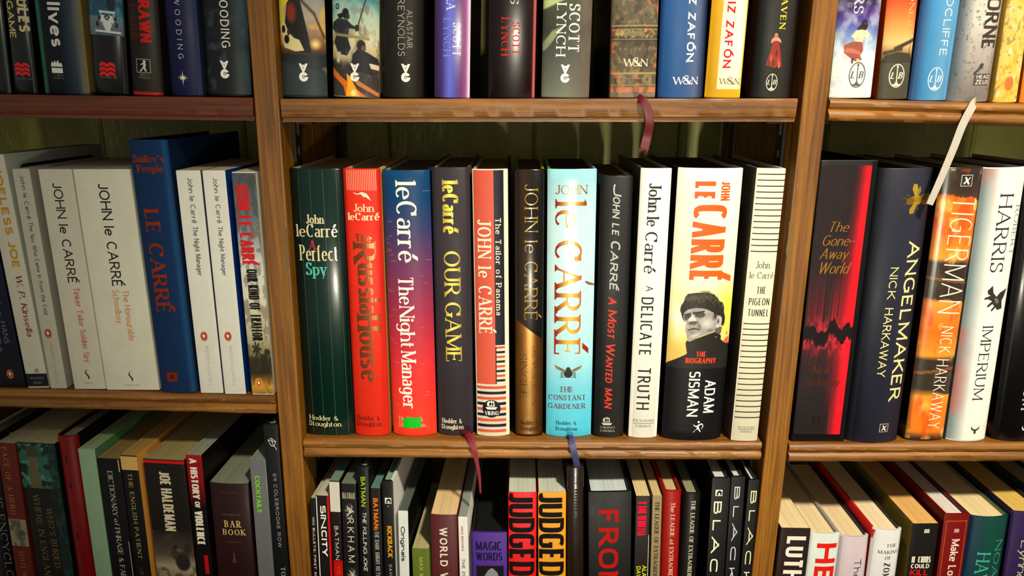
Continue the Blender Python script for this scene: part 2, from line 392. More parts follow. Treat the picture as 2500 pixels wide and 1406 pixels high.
def text_polys(text, L, H, style, track=16, wscale=1.0):
    """convex polygons of a line of text; x from 0 to L, baseline 0, capital height H"""
    stem, hair, serif, sq, slant = ST[style]; stem *= H*wscale; hair *= H*wscale; serif = serif*H
    ws = [glyph(c)[0] for c in text]
    tot = sum(w+track for w in ws) - track
    stem = min(stem, (.62 if style in ('condb', 'black') and H > .6*L/len(text)*2.2 else .46)*L/len(text)); 
    sx = max(.02*H/100, (L - len(text)*stem)/max(tot, 1)); sy = (H - hair)/100
    polys = []; x = stem/2
    seg = lambda a: polys.append(a)
    for ch, w in zip(text, ws):
        for fl, pts in glyph(ch)[1]:
            if 's' in fl and not serif: continue
            if 'n' in fl and serif: continue
            P = []
            for q in pts:
                if q[0] == 'arc':
                    _, cx, cy, rx, ry, a0, a1, n = q
                    for i in range(n+1):
                        a = math.radians(a0 + (a1-a0)*i/n); c, s = math.cos(a), math.sin(a)
                        e = 2/sq if abs(a1-a0) > 100 else 1
                        P.append((cx + rx*math.copysign(abs(c)**e, c), cy + ry*math.copysign(abs(s)**e, s)))
                else: P.append(q)
            P = [(x + px_*sx, hair/2 + py_*sy) for px_, py_ in P]
            if 'd' in fl:
                cx, cy = P[0]; r = stem*.58; polys.append([(cx+r*math.cos(i*math.pi/4), cy+r*math.sin(i*math.pi/4)) for i in range(8)]); continue
            Q = [P[0]]
            for q in P[1:]:
                if math.hypot(q[0]-Q[-1][0], q[1]-Q[-1][1]) > 1e-7: Q.append(q)
            P = Q
            if len(P) < 2: continue
            T_ = [((b[0]-a[0]), (b[1]-a[1])) for a, b in zip(P, P[1:])]
            T_ = [(dx/math.hypot(dx, dy), dy/math.hypot(dx, dy)) for dx, dy in T_]
            def wid(t):
                if 'k' in fl: return stem*(1.0 if serif else .95)
                if 't' in fl: return hair if (serif and abs(t[1]) < .3) else (hair*1.25 if serif else (stem*.9 if abs(t[1]) > .3 else hair))
                return hair + (stem-hair)*abs(t[1])**1.5
            curved = len(P) > 4
            if not curved:
                for (a, b), t in zip(zip(P, P[1:]), T_):
                    w_ = wid(t)
                    if abs(t[1]) > .35:
                        ex = hair/2
                        dx = min(w_/(2*abs(t[1])), w_*.9); k_ = ex/abs(t[1])
                        a2 = (a[0]-t[0]*k_, a[1]-t[1]*k_); b2 = (b[0]+t[0]*k_, b[1]+t[1]*k_)
                        polys.append([(a2[0]-dx, a2[1]), (a2[0]+dx, a2[1]), (b2[0]+dx, b2[1]), (b2[0]-dx, b2[1])])
                    else:
                        nx, ny = -t[1]*w_/2, t[0]*w_/2
                        polys.append([(a[0]-nx, a[1]-ny), (b[0]-nx, b[1]-ny), (b[0]+nx, b[1]+ny), (a[0]+nx, a[1]+ny)])
            else:
                Lf, Rt = [], []
                for i, p in enumerate(P):
                    if i == 0: t = T_[0]
                    elif i == len(P)-1: t = T_[-1]
                    else:
                        t = (T_[i-1][0]+T_[i][0], T_[i-1][1]+T_[i][1]); h = math.hypot(*t) or 1; t = (t[0]/h, t[1]/h)
                    w_ = wid(t)
                    Lf.append((p[0]-t[1]*w_/2, p[1]+t[0]*w_/2)); Rt.append((p[0]+t[1]*w_/2, p[1]-t[0]*w_/2))
                for i in range(len(P)-1): polys.append([Rt[i], Rt[i+1], Lf[i+1], Lf[i]])
            if serif:
                for f_, p, t in (('b', P[0], T_[0]), ('e', P[-1], T_[-1])):
                    w_ = wid(t)
                    up = 1 if (p[1] > .3*H) else -1
                    if f_ in fl:
                        hw = w_/2 + serif; hw = min(hw, w_/2+.45*(track*sx+1e-9)+serif*.5)
                        y0 = p[1]+up*hair/2; polys.append([(p[0]-hw, y0), (p[0]+hw, y0), (p[0]+hw, y0-up*hair), (p[0]-hw, y0-up*hair)])
                        polys.append([(p[0]-hw*.75, y0-up*hair), (p[0]+hw*.75, y0-up*hair), (p[0]+w_/2, y0-up*hair*2.1), (p[0]-w_/2, y0-up*hair*2.1)])
                    elif f_ == 'e' and 'l' in fl:
                        y0 = p[1]+hair/2; polys.append([(p[0]-w_/2-serif, y0-hair*1.6), (p[0], y0-hair*2.2), (p[0]+w_/2, y0), (p[0]-w_/4, y0)])
                    if f_.upper() in fl:
                        s_ = 1 if p[1] < .7*H else -1; xx = p[0]; ln = serif*1.9
                        if .3*H < p[1] < .7*H: polys.append([(xx-hair, p[1]-ln*.6), (xx, p[1]-ln*.6), (xx, p[1]+ln*.6), (xx-hair, p[1]+ln*.6)])
                        else:
                            q0 = xx-hair if f_ == 'e' else xx; y1 = p[1]+s_*ln; yb = p[1]-s_*hair/2
                            polys.append([(q0, yb), (q0+hair, yb), (q0+hair, y1), (q0, y1)])
        x += (w+track)*sx + stem
    if slant: polys = [[(px_+slant*py_-slant*H*.3, py_) for px_, py_ in p] for p in polys]
    return polys

# ------------------------------------------------------------------ painting helpers for printed pictures
class Pic:
    """a small printed picture painted on an n x m lattice; s runs left to right, t bottom to top"""
    def __init__(self, n, m, seed=0):
        self.n, self.m = n, m; self.S, self.T = np.meshgrid(np.linspace(0, 1, n), np.linspace(0, 1, m)); self.rng = np.random.RandomState(seed)
        self.A = np.zeros((m, n, 3))
    def grad(self, stops):
        ps = [p for p, _ in stops]; 
        for c in range(3): self.A[..., c] = np.interp(self.T, ps, [s[c] for _, s in stops])
        return self
    def noise(self, fx, fy):
        out = np.zeros_like(self.S); amp, tot = 1.0, 0
        for _ in range(4):
            g = self.rng.rand(int(fy)+3, int(fx)+3); X = self.S*fx; Y = self.T*fy; i = X.astype(int); j = Y.astype(int); u = X-i; v = Y-j
            u = u*u*(3-2*u); v = v*v*(3-2*v)
            out += amp*((g[j, i]*(1-u)+g[j, i+1]*u)*(1-v)+(g[j+1, i]*(1-u)+g[j+1, i+1]*u)*v); tot += amp; amp *= .5; fx *= 2; fy *= 2
        return out/tot
    def over(self, col, mask):
        mask = np.clip(mask, 0, 1)[..., None]; self.A = self.A*(1-mask) + np.array(col, float)*mask; return self
    def mottle(self, col, fx, fy, lo=.5, hi=.65, amt=1.0): return self.over(col, amt*np.clip((self.noise(fx, fy)-lo)/(hi-lo), 0, 1))
    def blob(self, cx, cy, rx, ry, col, soft=.15, rot=0, amt=1.0):
        c, s = math.cos(rot), math.sin(rot); X = self.S-cx; Y = self.T-cy
        d = np.sqrt(((X*c+Y*s)/rx)**2+((-X*s+Y*c)/ry)**2); return self.over(col, amt*(1-(d-(1-soft))/max(soft, 1e-3)*1.0).clip(0, 1))
    def poly(self, pts, col, amt=1.0):
        n = len(pts); acc = np.zeros_like(self.S); hx, hy = .35/self.n, .35/self.m
        for sx, sy in ((-hx, -hy), (hx, -hy), (-hx, hy), (hx, hy), (0, 0)):
            ins = np.zeros_like(self.S, bool); S, T = self.S+sx, self.T+sy
            for i in range(n):
                x0, y0 = pts[i]; x1, y1 = pts[(i+1) % n]
                c = ((y0 > T) != (y1 > T)); xx = (x1-x0)*(T-y0)/((y1-y0) or 1e-9)+x0; ins ^= c & (S < xx)
            acc += ins/5
        return self.over(col, acc*amt)
    def line(self, x0, y0, x1, y1, w, col, asp=1.0):
        dx, dy = x1-x0, (y1-y0)*asp; X = self.S-x0; Y = (self.T-y0)*asp; l = dx*dx+dy*dy+1e-9
        h = np.clip((X*dx+Y*dy)/l, 0, 1); d = np.hypot(X-h*dx, Y-h*dy); return self.over(col, (1.5-d/w))

# ------------------------------------------------------------------ books
WHITE = (240, 238, 228)
BOOKS = []
GROUPS = {id(Z_TL): 'top row of books, left bay', id(Z_TM): 'top row of books, middle bay', id(Z_TR): 'top row of books, right bay', id(Z_ML): 'middle row of books, left bay', id(Z_MM): 'middle row of books, middle bay', id(Z_MR): 'middle row of books, right bay', id(Z_B['L']): 'bottom row of books, left bay', id(Z_B['M']): 'bottom row of books, middle bay', id(Z_B['R']): 'bottom row of books, right bay'}
def clip_slab(poly, x0, x1):
    for sgn, lim in ((1, x0), (-1, x1)):
        out = []; n = len(poly)
        for i in range(n):
            a, b = poly[i], poly[(i+1) % n]; da, db = sgn*(a[0]-lim), sgn*(b[0]-lim)
            if da >= 0: out.append(a)
            if (da >= 0) != (db >= 0):
                t = da/(da-db); out.append((a[0]+(b[0]-a[0])*t, a[1]+(b[1]-a[1])*t))
        poly = out
        if len(poly) < 3: return None
    return poly

class Book:
    def __init__(self, label, row, yT, lT, rT, yB, lB, rB, col, kind='hard', mat='satin', Y=.006, H=None, D=None,
                 grad=None, side_l=None, side_r=None, pages=(226, 214, 186), inner=None, rnd=None, rz=0, group=None, name='book', z=None, levels=None, hgrad=None, gap=.0003):
        self.px = (yT, lT, rT, yB, lB, rB); self.row_id = id(row)
        a, b_, c, d = at(lT, yT, Y), at(rT, yT, Y), at(lB, yB, Y), at(rB, yB, Y)
        tx, tz = (a.x+b_.x)/2, (a.z+b_.z)/2; bx, bz = (c.x+d.x)/2, (c.z+d.z)/2
        self.a = ang = math.atan2(tx-bx, tz-bz)
        self.T = T = ((b_.x-a.x)+(d.x-c.x))/2*math.cos(ang)*math.cos(math.radians(rz)) - gap
        zs = row; slope = tx - bx
        # foot on the shelf
        zsh = row(bx); foot_x = bx + (zsh-bz)*math.tan(ang); zsh = row(foot_x); sl = row(foot_x+.5)-row(foot_x-.5)
        zc = zsh + T/2*abs(math.sin(ang)+sl*math.cos(ang)) + .0001
        self.base = Vector((foot_x + (zc-zsh)*math.tan(ang), Y, zc))
        self.Y = Y
        self.H = Hh = H if H else (tz - zc)/math.cos(ang)
        self.kind, self.mat, self.col = kind, mat, col
        hard = kind != 'soft'
        self.D = D or (.152 if hard else .128)
        self.t = t = .0026 if hard else .0005
        self.rz = math.radians(rz)
        root = self.root = empty(name, self.base); root.rotation_euler = (Euler((0, ang, 0)).to_matrix().to_4x4() if not rz else (Matrix.Rotation(self.rz, 4, 'Z') @ Matrix.Rotation(ang, 4, 'Y'))).to_euler()
        tag(root, label, 'book', group or GROUPS[id(row)])
        self.M = Matrix.Translation(self.base) @ root.rotation_euler.to_matrix().to_4x4()
        # spine profile
        if rnd is None: rnd = .16 if hard else .0
        prof = []; n = 18
        if rnd:
            b = min(rnd*T, .008)
            for i in range(n+1):
                u = -1+2*i/n; u = math.sin(u*math.pi/2)*.45+u*.55
                prof.append((u*T/2, b*(1-math.sqrt(1-(u*.96)**2))/(1-math.sqrt(1-.96**2))))
        else:
            r = min(.0009, T*.1) if hard else min(.0006, T*.08)
            for i in range(5): q = i/4*math.pi/2; prof.append((-T/2+r-r*math.cos(q), r-r*math.sin(q)))
            for i in range(1, 6): prof.append((-T/2+r+(T-2*r)*i/6, 0))
            for i in range(5): q = i/4*math.pi/2; prof.append((T/2-r+r*math.sin(q), r-r*math.cos(q)))
        self.prof = prof
        lv = levels or (28 if grad else 2)
        zlist = [0] + [.0007 + (Hh-.0014)*i/(lv-1) for i in range(lv)] + [Hh]
        full = [(-T/2, self.D)] + prof + [(T/2, self.D)]; npf = len(full)
        V, Fc, cols = [], [], []
        sideL = lin(side_l) if side_l else None; sideR = lin(side_r) if side_r else None
        gy = None
        if grad: gy = sorted((self.v_of(y), lin(c_)) for y, c_ in grad)
        base_c = lin(col); inner_c = lin(inner) if inner else lin((205, 198, 176) if hard else (220, 214, 196))
        def colr(k, z, seg=None):
            seg = k if seg is None else seg
            if seg == 0 and sideL: return sideL
            if seg >= npf-2 and sideR: return sideR
            c_ = base_c
            if gy: c_ = tuple(float(np.interp(z, [g[0] for g in gy], [g[1][i] for g in gy])) for i in range(3))
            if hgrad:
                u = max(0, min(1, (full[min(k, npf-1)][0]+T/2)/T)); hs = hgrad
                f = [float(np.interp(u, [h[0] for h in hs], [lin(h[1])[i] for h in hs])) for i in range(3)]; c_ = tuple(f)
            return c_
        for j, z in enumerate(zlist):
            ins = .0004 if j in (0, len(zlist)-1) else 0
            for (x, y) in full:
                V.append((x*(1-2*ins/T), y+ins if y < self.D-.001 else y, z))
        nz = len(zlist)
        for j in range(nz-1):
            for k in range(npf-1):
                p = j*npf+k; Fc.append((p, p+1, p+1+npf, p+npf))
                for kk, jj in ((k, j), (k+1, j), (k+1, j+1), (k, j+1)): cols.append(colr(kk, zlist[jj], k))
        # inner skin and rims
        off = len(V); inn = [(max(-T/2+t, min(T/2-t, x)), y+t if 0 < i < npf-1 else y) for i, (x, y) in enumerate(full)]
        for z in (0, Hh):
            for (x, y) in inn: V.append((x, y, z))
        for k in range(npf-1):
            p = off+k; Fc.append((p+1, p, p+npf, p+1+npf)); cols += [inner_c]*4
            p0 = (nz-1)*npf+k; q0 = off+npf+k; Fc.append((p0, p0+1, q0+1, q0)); cols += [colr(k, Hh)]*4
            p0 = k; q0 = off+k; Fc.append((p0+1, p0, q0, q0+1)); cols += [colr(k, 0)]*4
        for k, lft in ((0, True), (npf-1, False)):
            f = (k, (nz-1)*npf+k, off+npf+k, off+k); f = f if lft else tuple(reversed(f)); Fc.append(f); cols += [inner_c]*4
        self.cover = mesh_obj('cover', V, Fc, M[mat], root, cols, smooth=35)
        # page block
        sq_ = .0032 if hard else .0003; g = .0002
        P = [(max(-T/2+t+g, min(T/2-t-g, x)), y+t+(.0012 if rnd else .0004)) for (x, y) in prof]; 
        P = [P[0]] + [p for p, q in zip(P[1:], P) if abs(p[0]-q[0]) > 1e-6]
        P = [(P[0][0], self.D-.003)] + P + [(P[-1][0], self.D-.003)]
        n = len(P); V = [(x, y, z) for z in (sq_, Hh-sq_) for (x, y) in P]
        Fc = [(i, (i+1) % n, n+(i+1) % n, n+i) for i in range(n)] + [tuple(reversed(range(n))), tuple(range(n, 2*n))]
        pc = lin(pages); nl = sum(len(f) for f in Fc)
        mesh_obj('pages', V, Fc, M['pages'], root, [pc]*nl)
        self.P = {}   # print: material -> list of (poly3d, colours)
        BOOKS.append(self)
    def cx(self, y):
        yT, lT, rT, yB, lB, rB = self.px; f = (y-yT)/(yB-yT); return ((lT+rT)*(1-f)+(lB+rB)*f)/2
    def v_of(self, y):
        p = at(self.cx(y), y, self.Y); return (p.z-self.base.z)/math.cos(self.a)
    def surf(self, x, z, off):
        pr = self.prof; x = max(pr[0][0], min(pr[-1][0], x))
        for (x0, y0), (x1, y1) in zip(pr, pr[1:]):
            if x <= x1:
                f = (x-x0)/((x1-x0) or 1e-9); return (x, y0+(y1-y0)*f-off, z)
        return (x, pr[-1][1]-off, z)
    def add(self, poly, col, layer=1, mat=None, cvx=True, part='printed_lettering'):
        """poly in local (x, z); col linear rgb or function(x, z)"""
        mat = mat or self.mat; L = self.P.setdefault((part, mat), []); self.np_ = getattr(self, 'np_', 0)+1; off = .00005*(layer+1)+1.6e-6*(self.np_ % 24)
        tris = ([poly] if len(poly) != 4 else [[poly[0], poly[1], poly[2]], [poly[0], poly[2], poly[3]]]) if cvx else [[poly[i] for i in t] for t in tessellate_polygon([[Vector((x, z, 0)) for x, z in poly]])]
        T = self.T
        for tr in tris:
            tr = [(max(-T/2, min(T/2, x)), max(.0003, min(self.H-.0008, z))) for x, z in tr]
            lo, hi = min(p[0] for p in tr), max(p[0] for p in tr)
            for (x0, _), (x1, _) in zip(self.prof, self.prof[1:]):
                if x1 <= lo or x0 >= hi or x1-x0 < 1e-7: continue
                q = tr if (x0 <= lo and hi <= x1) else clip_slab(tr, x0, x1)
                if not q: continue
                ar = sum(q[i][0]*q[(i+1) % len(q)][1]-q[(i+1) % len(q)][0]*q[i][1] for i in range(len(q)))
                if abs(ar) < 1e-11: continue
                if ar < 0: q = q[::-1]
                L.append(([self.surf(x, z, off) for x, z in q], [col(x, z) if callable(col) else col for x, z in q]))
    def x_of(self, u): return (u-.5)*self.T
    def rect(self, y0, y1, u0, u1, col, layer=0, mat=None, dz=0):
        z0, z1 = self.v_of(y1), self.v_of(y0); x0, x1 = self.x_of(u0), self.x_of(u1)
        self.add([(x0, z0), (x1, z0), (x1, z1+dz), (x0, z1)], lin(col), layer, mat, part='printed_band'); return self
    def _c(self, col):
        if callable(col): return col
        if isinstance(col[0], tuple):
            c0, c1, c2 = (lin(c) for c in (col if len(col) == 3 else (col[0], col[1], col[0]))); T = self.T
            def f(x, z):
                u = (x+T/2)/T; s = max(0, 1-abs(u-.5)/.28)
                return tuple(a*(1-s)+b*s for a, b in zip(c0, c1))
            return f
        return lin(col)
    def down(self, text, y0, y1, ub, uc, col, style='sans', layer=2, mat=None, track=16, w=1.0):
        """lettering that reads downwards, letter feet at ub"""
        z0, z1 = self.v_of(y0), self.v_of(y1); xb, xc = self.x_of(ub), self.x_of(uc); c = self._c(col)
        for p in text_polys(text, z0-z1, abs(xc-xb), style, track, w):
            self.add([(xb+y, z0-x) for x, y in p], c, layer, mat)
        return self
    def line(self, text, y0, y1, u0, u1, col, style='sans', layer=2, mat=None, track=16, w=1.0):
        """lettering that reads across the spine, capitals from y0 to y1"""
        zt, zb = self.v_of(y0), self.v_of(y1); xa, xb = self.x_of(u0), self.x_of(u1); c = self._c(col)
        for p in text_polys(text, xb-xa, zt-zb, style, track, w):
            self.add([(xa+x, zb+y) for x, y in p], c, layer, mat)
        return self
    def shape(self, pts, u, y, s, col, layer=2, mat=None, part='printed_emblem'):
        """closed outline in photo-pixel sized units about a point on the spine (s units of .345 mm)"""
        k = s*.000345; x0, z0 = self.x_of(u), self.v_of(y)
        self.add([(x0+px_*k, z0+py_*k) for px_, py_ in pts], lin(col), layer, mat, cvx=False, part=part); return self
    def disc(self, u, y, rx, ry, col, layer=2, mat=None, n=20):
        k = .000345; x0, z0 = self.x_of(u), self.v_of(y)
        self.add([(x0+rx*k*math.cos(i*2*math.pi/n), z0+ry*k*math.sin(i*2*math.pi/n)) for i in range(n)], lin(col), layer, mat, part='printed_emblem'); return self
    def ring(self, u, y, rx, ry, w, col, layer=2, n=24):
        k = .000345; x0, z0 = self.x_of(u), self.v_of(y)
        for i in range(n):
            a, b = i*2*math.pi/n, (i+1)*2*math.pi/n
            self.add([(x0+q*k*math.cos(t), z0+p*k*math.sin(t)) for q, p, t in ((rx, ry, a), (rx, ry, b), (rx-w, ry-w, b), (rx-w, ry-w, a))], lin(col), layer, part='printed_emblem')
        return self
    def art(self, pic, y0, y1, u0=0.0, u1=1.0, layer=0):
        """a printed picture wrapped over the spine"""
        z0, z1 = self.v_of(y1), self.v_of(y0); z0 = max(z0, .0008); z1 = min(z1, self.H-.0008)
        xs = sorted(set([self.x_of(u0)+(self.x_of(u1)-self.x_of(u0))*i/(pic.n-1) for i in range(pic.n)] + [x for x, _ in self.prof if self.x_of(u0) < x < self.x_of(u1)]))
        zs = [z0+(z1-z0)*j/(pic.m-1) for j in range(pic.m)]; A = (np.clip(pic.A, 0, 255)/255); A = np.where(A <= .04045, A/12.92, ((A+.055)/1.055)**2.4)
        S = [(x-xs[0])/(xs[-1]-xs[0])*(pic.n-1) for x in xs]; off = .00005*(layer+1)
        V, cv = [], []
        for j, z in enumerate(zs):
            for x, s in zip(xs, S):
                i = min(int(s), pic.n-2); f = s-i; V.append(self.surf(x, z, off)); cv.append(A[j, i]*(1-f)+A[j, i+1]*f)
        nx = len(xs); Fc, cols = [], []
        for j in range(len(zs)-1):
            for i in range(nx-1):
                q = (j*nx+i, j*nx+i+1, (j+1)*nx+i+1, (j+1)*nx+i); Fc.append(q); cols += [cv[a] for a in q]
        mesh_obj('cover_picture', V, Fc, M[self.mat], self.root, cols, smooth=60); return self
    def finish(self):
        for (part, mat), L in self.P.items():
            V, Fc, cols = [], [], []
            for q, c in L:
                s = len(V); V += q; Fc.append(tuple(range(s, s+len(q)))); cols += list(c)
            mesh_obj('foil_lettering' if mat == 'foil' else part, V, Fc, M[mat], self.root, cols)
    def ribbon(self, pts, w, col, label, fray=0):
        """bookmark ribbon through photo points (px, py, depth), local to the book"""
        m = ribbon_mat('woven_ribbon', lin(col)); W = [at(x, y, Y) for x, y, Y in pts]; P = []
        for i in range(len(W)-1):
            p0 = W[max(i-1, 0)]; p1, p2 = W[i], W[i+1]; p3 = W[min(i+2, len(W)-1)]
            for k in range(6):
                t = k/6; P.append(.5*((2*p1)+(-p0+p2)*t+(2*p0-5*p1+4*p2-p3)*t*t+(-p0+3*p1-3*p2+p3)*t**3))
        P.append(W[-1]); inv = self.M.inverted(); V, Fc = [], []; n = len(P)
        for i, p in enumerate(P):
            d = (P[min(i+1, n-1)]-P[max(i-1, 0)]).normalized(); sd = d.cross(Vector((0, -1, 0)))
            sd = sd.normalized() if sd.length > .05 else Vector((1, 0, 0))
            if sd.x < 0: sd = -sd
            ww = w[0]+(w[1]-w[0])*i/(n-1); nn = Vector((0, -.0002, 0)) if abs(d.y) < .7 else Vector((0, 0, .0002))
            for s_, q in ((-1, 0), (-.5, .0002), (0, 0), (.5, .0002), (1, 0)): V.append(p+sd*(s_*ww/2)+nn*(1+q*4000))
            for s_ in (1, -1): V.append(p+sd*(s_*ww/2)-nn)
        K = 7
        for i in range(n-1):
            for k in range(K): Fc.append((i*K+k, i*K+(k+1) % K, (i+1)*K+(k+1) % K, (i+1)*K+k))
        Fc.append(tuple(range(K))); Fc.append(tuple((n-1)*K+k for k in reversed(range(K))))
        if fray:
            e = P[-1]; d = (P[-1]-P[-3]).normalized()
            for i in range(12):
                x = e+Vector(((i/11-.5)*w[1], -.0002, 0)); q = x+d*random.uniform(.4, 1)*fray+Vector((random.uniform(-.0012, .0012), 0, 0)); s = len(V)
                V += [x+Vector((-.0003, 0, 0)), x+Vector((.0003, 0, 0)), q]; Fc.append((s, s+1, s+2))
        o = mesh_obj('ribbon_bookmark', [inv @ v for v in V], Fc, m, self.root, smooth=60); o['label'] = label; return self

# small printed emblems
def vg_logo(b, u, y, s=1.0, col=WHITE):
    b.shape([(-11, 21), (-5, 21), (0, 8), (5, 21), (11, 21), (1.5, 0), (-1.5, 0)], u, y, s, col)
    b.shape([(-4, 20), (4, 20), (0, 12)], u, y, s*.9, col)
    k = s
    n = 22; pts = []
    for i in range(n+1):
        a = math.radians(28 + (360-28)*i/n); pts.append((11*math.cos(a), -10+11*math.sin(a)))
    pts += [(2, -10), (2, -7.5), (5.2, -7.5)]
    pts2 = []
    for i in range(n+1):
        a = math.radians(40 + (310-40)*i/n); pts2.append((3.6*math.cos(a), -10+3.6*math.sin(a)))
    b.shape(pts, u, y, s, col); b.shape(pts2, u, y, s, (60, 62, 60), 3); b.shape([(-2, -8.5), (1.6, -8.5), (1.6, -12), (-2, -12)], u, y, s, col, 4)
def hodder(b, y, u0, u1, col):
    b.line('Hodder &', y, y+11.5, u0, u1-.05, col, 'serif', track=9); b.line('Stoughton', y+14.5, y+26, u0-.02, u1, col, 'serif', track=9)
def penguin(b, u, y, s=1.0, oval=(205, 90, 60), body=(240, 236, 225)):
    b.disc(u, y, 10*s, 14*s, oval, 2); b.disc(u, y, 4.6*s, 9*s, (25, 25, 28), 3); b.disc(u, y-1*s, 3*s, 6.5*s, body, 4)
    b.shape([(-1, 6), (3.5, 9), (5.5, 7.5), (2, 5)], u, y, s, (25, 25, 28), 4); b.shape([(-3, -8), (3, -8), (4.5, -10), (-4.5, -10)], u, y, s, (230, 160, 60), 4)
def lb_logo(b, u, y, s, col):
    b.ring(u, y, 19*s, 28*s, 2.2*s, col)
    b.shape([(-1, 22), (1, 22), (1.3, -14), (5, -20), (14, -20), (9, -24), (-9, -24), (-14, -20), (-5, -20), (-1.3, -14)], u, y, s, col)
    b.disc(u, y-23*s, 2.4*s, 3*s, col)
    k = s*.345e-3
    for ch, dx in (('L', -14), ('B', 4)):
        x0 = b.x_of(u)+dx*k; z0 = b.v_of(y)-7*k
        for p in text_polys(ch, 10*k, 15*k, 'serifi'): b.add([(x0+px_, z0+py_) for px_, py_ in p], lin(col), 3)
def waves(b, u, y, s, col):   # wavy block emblem
    for row in (0, 1, 2):
        pts = []; y0 = 11-row*11
        for i in range(17):
            t = i/16; pts.append((-19+38*t, y0+5*abs(math.sin(t*2*math.pi))))
        for i in range(17):
            t = 1-i/16; pts.append((-19+38*t, y0-8+5*abs(math.sin(t*2*math.pi))))
        b.shape(pts, u, y, s, col)
def ship(b, u, y, s, col=(235, 232, 220)):
    b.shape([(-14, -3), (14, -3), (10, -9), (-10, -9)], u, y, s, col); b.shape([(-9, -1), (8, -1), (6, 12), (-7, 12), (-11, 6)], u, y, s, col)
    b.shape([(-6, 1), (5, 1), (4, 9), (-5, 9)], u, y, s, (30, 30, 32), 3); b.shape([(-.6, -1), (.6, -1), (.6, 15), (-.6, 15)], u, y, s, col, 4)
def boxed_mark(b, u, y, w, h, col, bg=None):
    k = 1
    b.shape([(-w, -h), (w, -h), (w, h), (-w, h)], u, y, 1, col, 2); b.shape([(-w+1.2, -h+1.2), (w-1.2, -h+1.2), (w-1.2, h-1.2), (-w+1.2, h-1.2)], u, y, 1, bg or b.col, 3)
    for p in ([(-.5, .7), (-.2, .8), (.2, .2), (.6, .75), (.75, .6), (.3, 0), (.7, -.8), (.3, -.8), (0, -.3), (-.5, -.8), (-.7, -.6), (-.2, 0)],):
        b.shape([(x*w*.85, z*h*.85) for x, z in p], u, y, 1, col, 4)

def side_shape(b, pts, col, side=1, layer=1):
    """flat print on the right (side=1) or left cover; pts are (depth, height) in metres"""
    x = side*(b.T/2+.00006*layer); V = [(x, y, z) for y, z in pts]
    tr = tessellate_polygon([[Vector((y, z, 0)) for y, z in pts]]); Fc = [tuple(f) for f in tr]; nl = 3*len(Fc)
    b.sides = getattr(b, 'sides', []); s = sum(len(v) for v, _, _ in b.sides)
    b.sides.append((V, [tuple(i+s for i in f) for f in Fc], [lin(col)]*nl))
def rrect(y0, y1, z0, z1, r):
    out = []
    for cy, cz, a0 in ((y1-r, z1-r, 0), (y0+r, z1-r, 90), (y0+r, z0+r, 180), (y1-r, z0+r, 270)):
        for i in range(5): a = math.radians(a0+i*22.5); out.append((cy+r*math.cos(a), cz+r*math.sin(a)))
    return out
def side_text(b, text, y0, z0, h, L, col, style, side=1, layer=2, up=True):
    """lettering that runs back along the side cover, feet at height z0"""
    for p in text_polys(text, L, h, style): side_shape(b, [(y0+x, z0+y) for x, y in p], col, side, layer)

# ================= top row, left bay
T0 = dict(Y=.006, H=.232)
GT = 'books cut off by the top of the picture'
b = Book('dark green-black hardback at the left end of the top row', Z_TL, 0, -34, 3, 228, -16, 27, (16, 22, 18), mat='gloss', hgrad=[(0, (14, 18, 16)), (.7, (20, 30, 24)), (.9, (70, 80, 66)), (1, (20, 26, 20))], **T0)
b = Book('black hardback with cream capitals ending in GAME over a red wavy emblem, top row', Z_TL, 0, 5, 62, 228, 29, 88, (16, 17, 18), mat='gloss', **T0)
b.down('RULES', -30, 77, .60, .98, (222, 206, 150), 'black', track=10); b.down('THE GAME', -75, 95, .14, .44, (205, 190, 120), 'sansb', track=8)
waves(b, .52, 168, .92, (225, 20, 25)); b.line('MACMILLAN', 189, 194, .25, .85, (110, 110, 105), 'serif')
b = Book('navy hardback with white rounded lettering ending in lives, teal left edge, top row', Z_TL, 0, 69, 182, 230, 99, 211, (18, 30, 44), mat='satin', side_l=(205, 190, 165),
    hgrad=[(0, (70, 120, 100)), (.13, (60, 110, 92)), (.17, (18, 24, 30)), (.5, (18, 28, 42)), (.85, (36, 58, 76)), (.95, (120, 120, 105)), (1, (150, 130, 80))], **T0)
b.down('nine lives', -125, 114, .36, .64, (226, 222, 208), 'sansb', track=14)
b.shape([(-14, -2), (14, -2), (14, -14), (-14, -14)], .42, 164, 1, (226, 224, 214)); b.shape([(-15, 1), (15, 1), (12, 11), (8, 8), (4, 17), (0, 9), (-4, 16), (-7, 9), (-12, 13)], .42, 164, 1, (226, 224, 214))
b.line('Collins', 181, 186, .33, .56, (120, 120, 115), 'serif'); b.line('Willow', 188, 193, .33, .56, (120, 120, 115), 'serif')
b = Book('black hardback with a small white racing car photo and red wavy emblem, top row', Z_TL, 0, 211, 300, 231, 222, 309, (14, 14, 15), mat='gloss', side_l=(190, 140, 30), **T0)
p = Pic(84, 90, 3).grad([(0, (96, 100, 104)), (.5, (110, 118, 122)), (.52, (20, 80, 104)), (1, (18, 66, 92))])
p.mottle((40, 150, 180), 9, 7, .5, .7, .7); p.blob(.72, .9, .13, .3, (14, 30, 44), .3)
p.poly([(.36, .66), (.36, .60), (.82, .58), (.82, .645)], (206, 212, 214)); p.poly([(.40, .60), (.44, .60), (.44, .50), (.40, .50)], (170, 178, 182)); p.poly([(.76, .60), (.80, .60), (.80, .50), (.76, .50)], (170, 178, 182))
for x_, y_, rx_, ry_ in ((.30, .30, .055, .085), (.84, .28, .055, .085), (.36, .46, .04, .06), (.82, .45, .04, .06)): p.blob(x_, y_, rx_, ry_, (22, 24, 28), .15)
